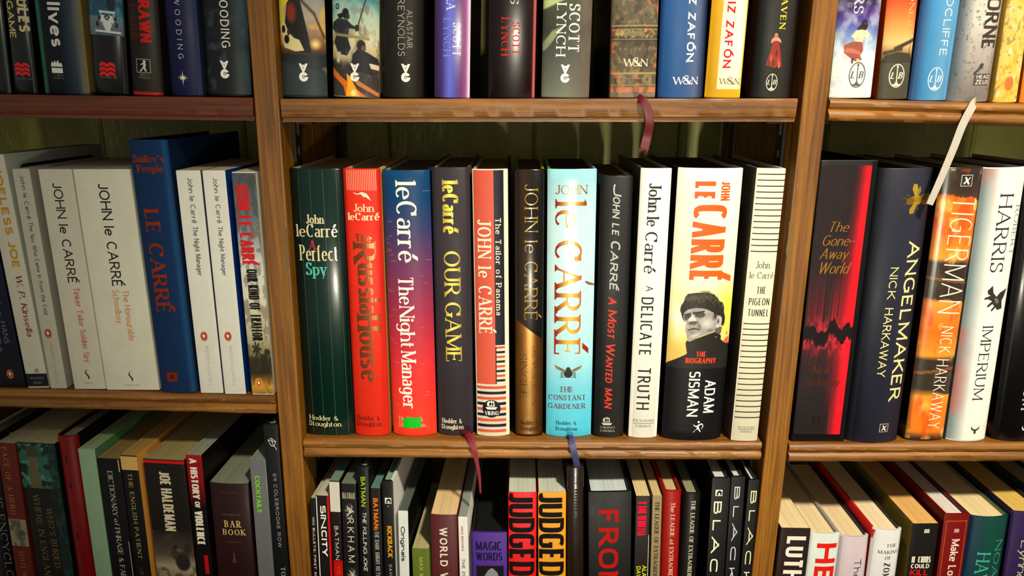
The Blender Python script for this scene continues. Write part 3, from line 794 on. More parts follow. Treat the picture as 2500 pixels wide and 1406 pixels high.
p.poly([(.44, .54), (.74, .53), (.78, .36), (.72, .30), (.66, .12), (.54, .12), (.46, .30), (.40, .37)], (214, 220, 222)); p.poly([(.50, .50), (.58, .56), (.68, .50), (.62, .40), (.56, .40)], (60, 70, 78)); p.blob(.59, .47, .03, .04, (180, 186, 190), .3)
p.poly([(.22, .14), (.94, .11), (.94, .06), (.22, .085)], (222, 226, 228)); p.line(.34, .32, .48, .34, .012, (120, 126, 130)); p.line(.80, .30, .70, .33, .012, (120, 126, 130)); p.poly([(.24, .06), (.92, .035), (.9, .02), (.26, .04)], (50, 54, 58))
b.art(p, -6, 86, .02, .97, 0)
waves(b, .50, 168, 1.0, (228, 22, 26)); b.line('MACMILLAN', 186, 191, .3, .75, (120, 120, 115), 'serif')
b = Book('charcoal hardback with red lettering above a small framed running figure, red lower board, top row', Z_TL, 0, 302, 374, 229, 316, 397, (50, 48, 40), mat='satin', side_l=(20, 20, 22),
    hgrad=[(0, (34, 32, 28)), (.4, (44, 42, 36)), (.72, (58, 56, 46)), (1, (44, 42, 36))], **T0)
b.down('ROSS BRAWN', -130, 103, .44, .78, (210, 28, 24), 'black', track=10); b.down('ADAM PARR', -112, 100, .1, .34, (112, 24, 22), 'sans')
b.rect(224, 232, .02, 1, (190, 20, 28), 1)
for r_ in ([(-17, -16), (17, -16), (17, 16), (-17, 16)],): b.shape(r_, .47, 161, 1, (205, 205, 195)); b.shape([(x*.94, z*.94) for x, z in r_], .47, 161, 1, (30, 30, 28), 3)
b.shape([(-10, -13), (-6, -13), (1, -5), (4, -13), (8, -13), (5, -3), (7, 4), (5, 8), (8, 10), (4, 14), (-1, 12), (1, 8), (-7, 3), (-4, 2), (1, 4), (-1, -3)], .47, 161, 1, (210, 210, 200), 4)
b.line('SIMON &', 180, 185, .34, .62, (120, 118, 108), 'serif'); b.line('SCHUSTER', 187, 192, .3, .66, (120, 118, 108), 'serif')
b = Book('navy blue hardback with widely spaced thin capitals and a compass star, top row', Z_TL, 0, 393, 471, 230, 412, 492, (26, 30, 68), mat='satin', side_l=(12, 12, 18), side_r=(56, 62, 84),
    hgrad=[(0, (18, 20, 44)), (.2, (26, 30, 70)), (.8, (28, 34, 80)), (1, (60, 70, 104))], **T0)
b.down('CHRIS WOODING', -128, 144, .38, .55, (178, 178, 190), 'sans', track=62)
b.shape([(0, 16), (1.6, 3), (8, 6), (3.5, 1.5), (13, 0), (3.5, -1.5), (8, -6), (1.6, -3), (0, -18), (-1.6, -3), (-8, -6), (-3.5, -1.5), (-13, 0), (-3.5, 1.5), (-8, 6), (-1.6, 3)], .47, 190, 1, (226, 222, 190))
b = Book('black hardback with white capitals ending in OODING, touching the left post, top row', Z_TL, 0, 487, 596, 231, 501, 610, (20, 24, 26), mat='satin', side_l=(60, 66, 84), **T0)
p = Pic(30, 60, 8).grad([(0, (20, 24, 26)), (1, (18, 22, 26))]); p.A = p.A*0+np.array((22, 25, 27)); p.over((58, 84, 96), np.clip((p.S-.62)/.4, 0, 1)*(.4+p.noise(4, 6)))
p.mottle((70, 90, 120), 5, 8, .6, .75, .5); b.art(p, -4, 229, 0, 1, 0)
b.down('WOODING', -30, 117, .44, .63, (228, 228, 220), 'sans', track=22)
vg_logo(b, .47, 170, .98)

# ================= top row, middle bay
b = Book('hardback with a yellow skull painting above slate blue, first after the left post, top row', Z_TM, 0, 670, 784, 233, 680, 790, (40, 52, 58), mat='satin', side_r=(16, 14, 16), **T0)
p = Pic(114, 220, 5).grad([(0, (58, 78, 84)), (.25, (40, 52, 58)), (.42, (40, 44, 46)), (.5, (120, 74, 40)), (.62, (150, 116, 90)), (.8, (176, 160, 144)), (1, (150, 150, 140))])
p.mottle((230, 180, 80), 4, 7, .55, .75, .8*1); p.over((52, 68, 74), np.clip((.37-p.T-.12*p.S)/.05, 0, 1))
p.poly([(.22, 1), (.5, 1), (.66, .62), (.72, .44), (.2, .48), (.14, .75)], (34, 34, 34)); p.blob(.3, .86, .14, .13, (130, 50, 30), .5)
p.poly([(0, 1.0), (.28, 1.0), (.1, .9), (.14, .72), (.04, .64), (0, .7)], (214, 200, 60)); p.poly([(.02, .72), (.12, .78), (.22, .66), (.34, .6), (.46, .58), (.56, .47), (.36, .46), (.1, .5)], (222, 204, 150))
p.blob(.1, .69, .05, .045, (40, 30, 24), .2); p.blob(.17, .585, .07, .05, (34, 26, 22), .2); p.blob(.22, .66, .04, .04, (60, 46, 34), .2)
p.line(.52, .99, .8, .85, .02, (90, 74, 60)); p.line(.8, .85, .97, .62, .02, (96, 66, 50)); p.blob(.8, .54, .14, .07, (250, 220, 130), .8); p.over((50, 60, 62), np.clip((.36-.1*p.S-p.T)/.04, 0, 1)*.9)
b.art(p, -3, 232); vg_logo(b, .52, 177, 1.0)
b = Book('hardback painted with two hooded soldiers, teal sky and orange flames, top row', Z_TM, 0, 809, 922, 235, 808, 925, (150, 140, 110), mat='satin', side_l=(20, 16, 18), **T0)
p = Pic(116, 230, 9).grad([(0, (90, 60, 40)), (.2, (70, 66, 60)), (.32, (96, 84, 70)), (.42, (190, 160, 110)), (.6, (216, 206, 160)), (.82, (150, 186, 172)), (1, (70, 140, 150))])
p.mottle((210, 214, 190), 4, 5, .5, .7, .5); p.over((58, 52, 52), np.clip((.36-p.T+.25*(p.noise(3, 3)-.5))/.05, 0, 1)); p.mottle((104, 84, 64), 9, 9, .55, .7, .5)
p.poly([(0, .3), (.2, .2), (.42, .12), (.75, .0), (.3, 0), (.25, .1), (0, .22)], (226, 110, 30)); p.poly([(.3, .0), (.62, 0), (.4, .2), (.32, .24), (.34, .12)], (252, 170, 40)); p.blob(.47, .03, .08, .05, (255, 236, 150), .6)
p.poly([(.55, .12), (1, 0), (1, .04), (.4, .22)], (200, 120, 60)); p.poly([(.78, .36), (1, .33), (1, .28), (.8, .3)], (226, 196, 180))
p.blob(.31, .85, .085, .06, (34, 34, 38), .2); p.blob(.36, .82, .05, .035, (60, 48, 42), .3); p.poly([(.12, .84), (.26, .86), (.24, .8), (.16, .8)], (30, 34, 38))
p.poly([(.02, .76), (.14, .8), (.34, .79), (.44, .74), (.58, .71), (.6, .68), (.46, .7), (.38, .7), (.36, .6), (.42, .5), (.34, .42), (.14, .44), (.04, .56), (.1, .64), (0, .7)], (44, 44, 50)); p.mottle((120, 116, 120), 12, 9, .6, .8, .4)
p.line(.56, .7, .74, 1.0, .014, (70, 66, 56)); p.line(.06, .64, .8, .6, .014, (150, 136, 90)); p.poly([(.52, .74), (.6, .74), (.6, .68), (.52, .67)], (50, 38, 32))
p.blob(.64, .53, .1, .065, (30, 28, 30), .2); p.blob(.69, .5, .06, .04, (112, 74, 58), .3); p.poly([(.46, .44), (.58, .5), (.78, .46), (.98, .4), (1, .34), (.8, .35), (.9, .22), (.4, .28)], (38, 36, 40)); p.poly([(.1, .46), (.2, .46), (.16, .34), (.1, .36)], (196, 190, 150))
p.ring = None; p.blob(.13, .92, .05, .035, (20, 60, 66), .2); p.blob(.13, .92, .028, .02, (90, 150, 158), .2)
b.art(p, -3, 235); vg_logo(b, .50, 177, 1.0)
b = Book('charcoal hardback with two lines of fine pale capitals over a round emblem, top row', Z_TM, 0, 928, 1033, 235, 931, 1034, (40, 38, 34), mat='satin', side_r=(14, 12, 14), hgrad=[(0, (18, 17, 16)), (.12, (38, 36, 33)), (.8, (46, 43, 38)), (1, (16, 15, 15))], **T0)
b.down('ALASTAIR', 24, 117, .61, .74, (190, 184, 170), 'light', track=20); b.down('REYNOLDS', -4, 137, .40, .56, (200, 194, 180), 'light', track=18); vg_logo(b, .58, 178, 1.0)
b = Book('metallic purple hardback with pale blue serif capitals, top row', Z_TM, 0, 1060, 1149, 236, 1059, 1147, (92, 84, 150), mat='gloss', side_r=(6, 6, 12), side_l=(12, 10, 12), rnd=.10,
    hgrad=[(0, (60, 34, 60)), (.22, (80, 60, 130)), (.42, (110, 120, 230)), (.62, (96, 80, 170)), (.75, (120, 64, 118)), (.9, (170, 100, 160)), (.97, (244, 220, 240)), (1, (200, 160, 200))], **T0)  # near-white right edge is a reflection painted into the spine colour
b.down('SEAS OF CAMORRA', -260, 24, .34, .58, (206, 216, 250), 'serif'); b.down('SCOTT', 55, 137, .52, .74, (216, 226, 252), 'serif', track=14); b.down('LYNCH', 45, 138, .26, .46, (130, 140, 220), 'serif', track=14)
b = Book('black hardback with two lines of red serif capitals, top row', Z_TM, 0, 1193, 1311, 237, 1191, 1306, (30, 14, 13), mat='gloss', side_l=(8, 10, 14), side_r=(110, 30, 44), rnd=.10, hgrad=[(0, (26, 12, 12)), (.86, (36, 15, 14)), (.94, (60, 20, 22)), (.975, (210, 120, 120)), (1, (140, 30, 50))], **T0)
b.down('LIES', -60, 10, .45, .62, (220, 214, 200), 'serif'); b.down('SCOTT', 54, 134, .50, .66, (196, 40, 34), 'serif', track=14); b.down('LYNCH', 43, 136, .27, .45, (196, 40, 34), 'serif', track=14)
b = Book('grey-green hardback with white serif capitals and round emblem, top row', Z_TM, 0, 1327, 1448, 236, 1321, 1440, (92, 92, 80), mat='satin', side_r=(14, 12, 10), rnd=.14,
    **T0)
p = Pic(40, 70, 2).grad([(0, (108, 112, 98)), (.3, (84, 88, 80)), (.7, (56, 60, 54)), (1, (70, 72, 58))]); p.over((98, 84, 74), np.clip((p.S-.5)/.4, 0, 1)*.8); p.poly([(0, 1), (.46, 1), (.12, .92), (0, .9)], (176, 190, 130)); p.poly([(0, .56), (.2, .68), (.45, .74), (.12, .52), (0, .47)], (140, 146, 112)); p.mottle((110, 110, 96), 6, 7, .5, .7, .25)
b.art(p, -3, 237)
b.down('SCOTT', 9, 128, .53, .75, WHITE, 'serif', track=14); b.down('LYNCH', 8, 137, .28, .47, WHITE, 'serif', track=14); vg_logo(b, .48, 180, 1.0)
b = Book('worn brown and gold antique-style hardback with scuffed foot, red ribbon below it, top row', Z_TM, 0, 1493, 1612, 237, 1489, 1601, (96, 82, 62), mat='satin', side_l=(60, 40, 26), side_r=(150, 90, 70), rnd=.12, **T0)
p = Pic(90, 150, 4).grad([(0, (120, 104, 90)), (.05, (120, 104, 90)), (.055, (190, 112, 74)), (.1, (176, 104, 70)), (.11, (92, 80, 64)), (.55, (82, 74, 60)), (1, (96, 88, 70))])
p.mottle((150, 132, 90), 16, 22, .55, .7, .5); p.mottle((188, 100, 66), 5, 9, .62, .72, .75); p.mottle((46, 42, 38), 9, 12, .55, .7, .5)
for y_ in (.60, .70, .735, .255, .245, .13): p.over((166, 144, 92), (np.abs(p.T-y_) < .004)*.8)
for y_ in (.59, .715): p.over((60, 58, 54), (np.abs(p.T-y_) < .007)*.9)
p.over((170, 150, 96), ((np.abs(p.T-.655) < .04) & (p.noise(26, 40) > .52) & (p.S > .1) & (p.S < .96))*.85); p.over((86, 80, 66), ((np.abs(p.T-.655) < .028) & (np.abs(p.S-.5) < .2))*.8)
for k_ in range(4): p.over((158, 138, 92), ((np.abs(p.T-(.64+.011*k_)) < .0025) & (np.abs(p.S-.5) < .2))*.8)
for cx_ in (.24, .8):
    for r_ in (.085, .05): 
        d_ = np.hypot((p.S-cx_), (p.T-.185)*1.9); p.over((150, 134, 96), (np.abs(d_-r_) < .01)*.8)
p.over((150, 134, 96), ((np.abs(p.T-.195) < .003) & (np.abs(p.S-.52) < .2))*.7); p.over((172, 150, 104), ((np.abs(p.S-.5) < .003) & (p.T > .12) & (p.T < .25))*.5); p.over((70, 50, 40), (p.S < .03)*.7)
b.art(p, -3, 238); b.line('W', 143, 162, .28, .51, (224, 214, 184), 'serif', track=4); b.line('&', 140, 162, .46, .66, (224, 214, 184), 'serifb'); b.line('N', 144, 162, .65, .8, (224, 214, 184), 'serif')
b.ribbon([(1547, 237, .02), (1556, 239, .002), (1571, 247, -.004), (1583, 272, -.005), (1586, 300, -.004), (1580, 335, .0), (1573, 362, .0)], (.0062, .0074), (104, 22, 30), 'dark red ribbon bookmark hanging over the shelf edge', fray=.008)
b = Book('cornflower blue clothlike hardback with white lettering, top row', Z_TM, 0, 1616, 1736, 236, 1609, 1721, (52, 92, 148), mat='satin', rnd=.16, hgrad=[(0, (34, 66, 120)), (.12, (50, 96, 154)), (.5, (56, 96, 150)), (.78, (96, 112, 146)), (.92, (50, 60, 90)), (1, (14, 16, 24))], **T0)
b.down('CARLOS RUIZ ZAFÓN', -240, 151, .56, .72, WHITE, 'sansb', track=18); b.line('W', 188, 206, .30, .53, WHITE, 'serif'); b.line('&', 184, 206, .50, .70, WHITE, 'serifb'); b.line('N', 188, 206, .70, .84, WHITE, 'serif')
b = Book('yellow hardback with cream panel and red lettering, top row', Z_TM, 0, 1741, 1828, 236, 1718, 1810, (212, 164, 28), mat='satin', side_l=(20, 18, 20), side_r=(200, 150, 60), rnd=.10, hgrad=[(0, (200, 150, 20)), (.3, (214, 166, 30)), (1, (224, 180, 44))], **T0)
p = Pic(20, 60, 6).grad([(0, (246, 230, 180)), (.5, (248, 238, 210)), (1, (240, 220, 196))]); p.over((206, 150, 90), np.clip((np.abs(p.S-.5)-.42)/.08, 0, 1)*.5); p.over((190, 150, 90), ((p.T < .012))*.6); b.art(p, -3, 218, .30, .97, 0)
b.down('CARLOS RUIZ ZAFÓN', -210, 166, .42, .64, (196, 30, 42), 'sansb', track=18); b.line('W', 191, 206, .36, .60, (120, 112, 84), 'serif'); b.line('&', 188, 206, .56, .80, (120, 112, 84), 'serifb'); b.line('N', 191, 206, .79, .94, (120, 112, 84), 'serif')
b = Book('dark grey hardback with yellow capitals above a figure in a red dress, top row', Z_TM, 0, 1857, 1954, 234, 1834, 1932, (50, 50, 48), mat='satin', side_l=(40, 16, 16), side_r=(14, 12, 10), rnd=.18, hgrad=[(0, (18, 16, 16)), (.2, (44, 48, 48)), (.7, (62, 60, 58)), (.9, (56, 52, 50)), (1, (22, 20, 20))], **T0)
b.down('PRISONER OF HEAVEN', -260, 71, .54, .69, (226, 206, 60), 'serifb', track=22)
b.disc(.48, 87, 4.5, 6, (190, 120, 100), 3); b.shape([(-9, 12), (-3, 17), (4, 17), (12, 10), (14, 2), (8, 6), (6, -6), (-6, -6), (-6, 4), (-11, 2)], .48, 108, 1, (206, 150, 132), 2)
b.shape([(-6, 28), (6, 28), (12, 8), (18, -22), (19, -32), (8, -30), (2, -34), (-8, -30), (-19, -28), (-14, -6)], .49, 130, 1, (146, 60, 46), 2)
for x_, y_, c_ in ((-8, -10, (190, 100, 80)), (3, 2, (92, 40, 32)), (9, -16, (186, 92, 72)), (-2, -20, (100, 42, 34)), (12, -26, (196, 120, 100)), (-13, -22, (110, 50, 40))): b.shape([(x_-2, -8+y_), (x_+2, -7+y_), (x_+1.4, 7+y_), (x_-1, 6+y_)], .49, 130, 1, c_, 3)
lb_logo(b, .48, 201, .72, (214, 204, 180))

# ================= top row, right bay
b = Book('white and violet hardback with a painted girl in a red skirt, top row right bay', Z_TR, 0, 2049, 2156, 236, 2028, 2130, (220, 226, 220), mat='satin', side_r=(190, 110, 40), rnd=.10, pages=(180, 110, 50), **T0)
p = Pic(100, 210, 12).grad([(0, (214, 224, 214)), (.3, (206, 224, 216)), (.5, (156, 196, 214)), (.68, (92, 110, 176)), (.82, (66, 50, 130)), (1, (44, 34, 70))]); p.mottle((230, 236, 230), 3, 5, .45, .65, .5); p.mottle((150, 110, 160), 5, 7, .55, .75, .6*1)
p.over((236, 238, 228), np.clip((.6-p.T)/.3, 0, 1)*.55*np.clip(p.S*1.4, 0, 1)); p.poly([(.46, .70), (.58, .76), (.68, .78), (.72, .72), (.64, .66), (.54, .655)], (52, 36, 42)); p.blob(.62, .755, .08, .045, (46, 32, 38), .3)
p.poly([(.44, .68), (.56, .69), (.70, .68), (.80, .64), (.72, .60), (.66, .62), (.62, .56), (.46, .55), (.42, .60), (.34, .62)], (224, 208, 172)); p.mottle((180, 150, 120), 14, 20, .66, .76, .4)
p.poly([(.44, .57), (.62, .56), (.66, .48), (.60, .42), (.66, .38), (.50, .36), (.36, .40), (.22, .45), (.20, .53), (.34, .56)], (150, 80, 66)); p.poly([(.24, .46), (.5, .44), (.62, .42), (.6, .46), (.4, .5), (.24, .5)], (186, 104, 84)); p.poly([(.40, .40), (.46, .40), (.44, .34), (.40, .345)], (96, 52, 46)); p.poly([(.52, .39), (.58, .39), (.60, .345), (.54, .34)], (214, 190, 120))
b.art(p, -3, 234); b.down('CREATORS', -180, 33, .34, .56, (236, 232, 222), 'serif', track=10); lb_logo(b, .58, 183, 1.06, (96, 96, 90))
b = Book('orange sunset hardback with a silhouetted biplane over grey, top row right bay', Z_TR, 0, 2169, 2246, 238, 2146, 2219, (92, 84, 68), mat='satin', side_l=(170, 80, 20), rnd=.14, **T0)
p = Pic(76, 210, 15).grad([(0, (70, 66, 54)), (.38, (76, 70, 56)), (.46, (150, 120, 80)), (.56, (228, 186, 120)), (.76, (232, 140, 70)), (1, (206, 74, 32))]); p.over((230, 80, 30), np.clip((p.S-.75)/.25, 0, 1)*np.clip((p.T-.6)*3, 0, 1)*.8)
p.poly([(.0, .36), (1, .36), (.92, .45), (.5, .47), (.1, .44)], (60, 54, 44)); p.line(.35, .5, .98, .59, .02, (62, 52, 40)); p.line(.05, .46, .6, .5, .018, (70, 58, 44)); p.line(.62, .54, .6, .46, .01, (60, 50, 40)); p.line(.9, .57, .86, .46, .01, (60, 50, 40)); b.art(p, -3, 238)
b.down('FALLING STONES', -210, 64, .70, .88, (244, 178, 140), 'serif', track=14); lb_logo(b, .52, 185, .98, (232, 226, 200))
b = Book('sky blue hardback with pale rounded capitals, top row right bay', Z_TR, 0, 2253, 2352, 242, 2222, 2314, (84, 150, 200), mat='satin', rnd=.12, hgrad=[(0, (44, 60, 96)), (.12, (56, 100, 150)), (.3, (72, 146, 200)), (.7, (110, 166, 206)), (1, (90, 150, 200))], **T0)
b.down('RADCLIFFE', -64, 137, .60, .80, (206, 228, 240), 'sans', track=14); lb_logo(b, .60, 193, .98, (196, 220, 236))
b = Book('pale grey speckled hardback with tall dark capitals and a small crow, top row right bay', Z_TR, 0, 2354, 2464, 247, 2318, 2420, (170, 160, 150), mat='satin', rnd=.18, **T0)
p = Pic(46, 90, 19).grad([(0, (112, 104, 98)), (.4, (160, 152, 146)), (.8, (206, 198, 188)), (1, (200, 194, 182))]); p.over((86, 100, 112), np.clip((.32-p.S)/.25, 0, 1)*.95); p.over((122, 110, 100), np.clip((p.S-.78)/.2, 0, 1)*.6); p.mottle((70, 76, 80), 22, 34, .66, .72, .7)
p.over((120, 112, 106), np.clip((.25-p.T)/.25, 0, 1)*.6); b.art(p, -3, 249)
b.down('HAWTHORNE', -200, 121, .56, .93, (74, 64, 60), 'cond', track=12); b.shape([(-14, -14), (-8, -12), (2, -2), (8, 2), (10, 10), (6, 14), (0, 10), (-2, 2), (-12, -8)], .60, 168, 1, (80, 74, 70)); b.rect(180, 209, .50, .90, (92, 84, 80), 1); b.line('HEAD', 183, 192, .56, .90, (200, 194, 186), 'sansb', track=10); b.line('ZEUS', 195, 206, .55, .90, (200, 194, 186), 'sansb', track=10)
b.ribbon([(2386, 245, .02), (2381, 249, .003), (2374, 259, -.003), (2350, 303, -.0050), (2327, 360, -.006), (2299, 425, -.007), (2266, 498, -.0075)], (.0075, .0058), (186, 178, 168), 'white ribbon bookmark hanging over the shelf edge')
b = Book('yellow floral patterned hardback with orange spots, top row right bay', Z_TR, 0, 2468, 2522, 247, 2425, 2489, (222, 186, 90), mat='satin', rnd=.14, **T0)
p = Pic(44, 100, 23); p.A[:] = (226, 194, 100); p.mottle((150, 120, 60), 9, 26, .55, .65, .7); p.mottle((240, 170, 50), 5, 9, .5, .7, .8); p.mottle((224, 216, 190), 6, 12, .6, .7, .7); p.blob(.5, .18, .22, .08, (230, 110, 50), .25); p.blob(.85, .82, .25, .06, (232, 150, 60), .3); b.art(p, -3, 248)
b = Book('orange-edged hardback at the right end of the top row', Z_TR, 0, 2526, 2600, 248, 2492, 2570, (222, 130, 40), mat='satin', rnd=.12, **T0)

# ================= middle row, left bay
ML = dict(kind='soft', mat='satin')
b = Book('dark blue paperback with grey lettering at the far left of the middle row', Z_ML, 643, -66, 0, 938, -6, 64, (22, 30, 50), H=.205, D=.130, kind='soft', mat='satin', Y=.004, grad=[(400, (24, 44, 80)), (700, (18, 30, 56)), (938, (24, 24, 30))])
b.down('ALONE IN BERLIN -', 400, 770, .56, .74, (120, 124, 132), 'sans', track=20); b.down('HANS', 785, 838, .56, .74, (130, 132, 136), 'sans', track=14); b.down('FALLADA', 740, 860, .28, .44, (130, 132, 136), 'sans', track=14); penguin(b, .52, 913, .95, (205, 96, 60))
b = Book('tall white paperback with mustard capitals, black foot and a blue-panelled cover beside the far-left paperback', Z_ML, 377, -48, 9, 943, 68, 119, (214, 208, 190), kind='soft', mat='satin', D=.150, Y=.004, side_r=(196, 202, 186), pages=(190, 186, 170))
b.down('SHOELESS', 372, 573, .42, .76, (206, 150, 34), 'black', track=12); b.down('JOE', 590, 655, .42, .76, (206, 150, 34), 'black', track=12); b.down('W. P. Kinsella', 672, 822, .46, .74, (146, 40, 48), 'serifi', track=8)
b.rect(912, 943, 0, 1, (30, 30, 34), 1); b.line('MARINER', 920, 926, .2, .85, (120, 120, 118), 'sans'); b.line('BOOKS', 931, 937, .32, .72, (120, 120, 118), 'sans'); b.shape([(-8, -7), (8, -7), (4, 6), (-2, 2)], .55, 903, 1, (150, 150, 146))
side_shape(b, rrect(.016, .135, b.H-.090, b.H-.010, .008), (40, 46, 84)); side_shape(b, rrect(.030, .110, b.H-.070, b.H-.026, .015), (60, 96, 140), layer=2)
b = Book('slim light grey paperback with one long line of small dark lettering, middle row', Z_ML, 412, 26, 73, 942, 124, 161, (196, 190, 174), Y=.004, D=.128, side_r=(176, 170, 156), **ML)
b.down('John le Carré', 428, 535, .40, .64, (60, 58, 54), 'light', track=12, w=1.6); b.down('The Spy Who Came in from the Cold', 542, 768, .42, .66, (60, 58, 54), 'light', track=12, w=1.6); penguin(b, .44, 814, .95); b.down('MODERN CLASSICS', 836, 936, .42, .56, (160, 155, 142), 'sans', track=30)
b = Book('cream paperback with thin black capitals above pink title lettering, middle row', Z_ML, 413, 92, 174, 943, 180, 258, (208, 202, 184), Y=.004, D=.130, side_r=(214, 208, 190), **ML)
b.down('JOHN le CARRÉ', 447, 692, .36, .64, (34, 32, 30), 'light', track=10, w=1.75); b.down('Tinker Tailor Soldier Spy', 702, 885, .48, .66, (196, 86, 76), 'light', track=11, w=1.6)
def sceptre(b, u, y): b.shape([(5, 15), (-1, 12), (-4, 5), (3, -6), (4, -13), (2, -16), (8, -10), (6, -3), (0, 5), (0, 10)], u, y, 1, (50, 48, 44)); b.line('sceptre', y+19, y+22, u-.12, u+.14, (120, 116, 106), 'sans')
sceptre(b, .46, 914)
b = Book('thick off-white paperback with thin black capitals and orange title, beside the navy cloth book', Z_ML, 413, 176, 318, 946, 260, 388, (216, 212, 194), Y=.004, D=.130, **ML)
b.down('JOHN le CARRÉ', 449, 700, .40, .585, (34, 32, 30), 'light', track=10, w=1.75); b.down('The Honourable', 708, 832, .56, .68, (206, 142, 78), 'light', track=11, w=1.6); b.down('Schoolboy', 708, 790, .38, .50, (206, 142, 78), 'light', track=11, w=1.6); sceptre(b, .48, 919)
b = Book('navy cloth hardback with orange foil lettering standing taller than the paperbacks around it', Z_ML, 341, 312, 406, 951, 391, 482, (12, 52, 92), Y=.001, D=.160, mat='cloth', rnd=.05, pages=(120, 116, 100), inner=(12, 40, 70), hgrad=[(0, (10, 46, 82)), (.8, (12, 54, 96)), (.9, (30, 84, 128)), (1, (10, 44, 80))])
b.line("Smiley's", 378, 396, .06, .86, (176, 70, 34), 'serifb', mat='foil', track=8); b.line('People', 402, 421, .14, .82, (176, 70, 34), 'serifb', mat='foil', track=8); b.down('LE CARRÉ', 511, 764, .18, .56, (190, 68, 30), 'serifb', mat='foil', track=12)
b.shape([(-14, -13), (14, -13), (14, 13), (-14, 13)], .36, 920, 1, (170, 64, 34), 2, 'foil'); b.shape([(-7, -7), (6, -5), (7, 6), (-5, 7)], .36, 920, 1, (120, 44, 30), 3, 'foil')
for i, (lT, rT, lB, rB, yB, lab, sr) in enumerate(((428, 489, 489, 545, 952, 'white paperback with small grey lettering leaning against the navy cloth book', (70, 90, 110)), (492, 550, 549, 600, 958, 'white paperback with small grey lettering and blue cover, second right of the navy cloth book', (20, 60, 130)))):
    b = Book(lab, Z_ML, 416, lT, rT, yB, lB, rB, (222, 220, 210), Y=.002-.001*i, D=.129, side_r=sr, **ML)
    b.down('John le Carré', 434, 545, .44, .66, (70, 70, 68), 'light', track=12, w=1.6); b.down('The Night Manager', 553, 673, .44, .66, (70, 70, 68), 'light', track=12, w=1.6); penguin(b, .42, 821, .95); b.down('MODERN CLASSICS', 845, 940, .42, .56, (184, 182, 172), 'sans', track=30)
b = Book('paperback with condensed red capitals over palm trees, against the left post, middle row', Z_ML, 420, 563, 624, 961, 616, 668, (212, 206, 184), Y=.001, D=.129, side_l=(20, 60, 120), **ML)
p = Pic(40, 170, 31).grad([(0, (150, 110, 40)), (.035, (190, 140, 50)), (.07, (120, 84, 30)), (.1, (40, 32, 22)), (.17, (44, 38, 24)), (.19, (120, 112, 76)), (.26, (170, 164, 128)), (.45, (210, 206, 184)), (.62, (200, 204, 200)), (.8, (96, 110, 122)), (1, (70, 80, 90))])
p.over((34, 32, 20), (p.noise(9, 20) > .5)*(p.T < .19)*(p.T > .1)*.8); p.line(.42, .16, .4, .215, .02, (40, 36, 22), 5)
for a_ in range(7): p.line(.4, .215, .4+.18*math.cos(a_*.9), .215+.03*math.sin(a_*.9), .035, (40, 38, 22), 5)
p.line(.86, .15, .84, .2, .02, (40, 36, 22), 5); p.blob(.86, .2, .16, .02, (44, 40, 24), .3); p.mottle((70, 54, 30), 6, 30, .5, .6, .4*1); b.art(p, 420, 961)
b.down('JOHN LE CARRÉ', 447, 650, .12, .68, (206, 34, 40), 'condb', track=10, w=.72); b.down('OUR KIND OF TRAITOR', 657, 832, .26, .72, (24, 22, 20), 'cond', track=9); b.ring(.36, 935, 11, 15, 2, (230, 140, 40), 3); penguin(b, .36, 935, .85, (220, 130, 40))

# ================= middle row, middle bay
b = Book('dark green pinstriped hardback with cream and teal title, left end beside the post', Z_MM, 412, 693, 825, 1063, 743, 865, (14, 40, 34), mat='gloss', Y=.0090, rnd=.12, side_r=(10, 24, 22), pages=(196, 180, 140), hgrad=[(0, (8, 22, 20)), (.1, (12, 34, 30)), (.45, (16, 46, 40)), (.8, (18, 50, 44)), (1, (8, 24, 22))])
for u_ in (.18, .40, .64, .88): b.rect(414, 1062, u_-.0035, u_+.0035, (70, 96, 84), 0)
CR = (226, 214, 168)
b.line('John', 524, 546, .28, .62, CR, 'serif', track=8); b.line('le', 549, 579, .08, .26, CR, 'serif', track=10, w=.85); b.line('Carré', 547, 579, .28, .86, CR, 'serif', track=9, w=.8); b.line('A', 587, 610, .31, .44, (196, 60, 84), 'serif'); b.line('Perfect', 599, 637, .12, .85, CR, 'serif', track=11, w=.66); b.line('Spy', 641, 672, .22, .63, (90, 190, 170), 'serif', track=8)
hodder(b, 1015, .10, .74, CR)
b = Book('red hardback with bronze title and flying bird emblem, second from the left post', Z_MM, 412, 828, 925, 1062, 867, 949, (222, 52, 34), mat='satin', Y=.0085, rnd=.14, side_l=(190, 40, 26), side_r=(214, 180, 100), pages=(200, 186, 150), hgrad=[(0, (190, 38, 24)), (.15, (224, 54, 34)), (.8, (230, 58, 38)), (1, (190, 40, 26))])
for k_ in range(17): b.rect(415, 465, .10+.048*k_, .10+.048*k_+.018, (244, 176, 150), 0)
b.shape([(-22, 9), (-8, 5), (2, 10), (14, 6), (20, -2), (25, -13), (12, -3), (6, -3), (0, 4), (-12, 3)], .48, 478, 1, (250, 232, 200))
RC = (250, 226, 186); b.line('John', 498, 517, .26, .80, RC, 'serif', track=8); b.line('leCarré', 520, 538, .10, .94, RC, 'serifb', track=6)
b.line('The', 571, 591, .26, .72, (150, 100, 64), 'serifb', mat='foil', track=6); b.down('R', 594, 642, .20, .82, (150, 92, 56), 'serifb', mat='foil'); b.down('ussia', 643, 768, .30, .90, (150, 92, 56), 'serifb', mat='foil', track=7); b.down('H', 770, 808, .22, .86, (150, 92, 56), 'serifb', mat='foil'); b.down('ouse', 810, 932, .26, .86, (150, 92, 56), 'serifb', mat='foil', track=7)
hodder(b, 1015, .08, .80, (110, 26, 16))
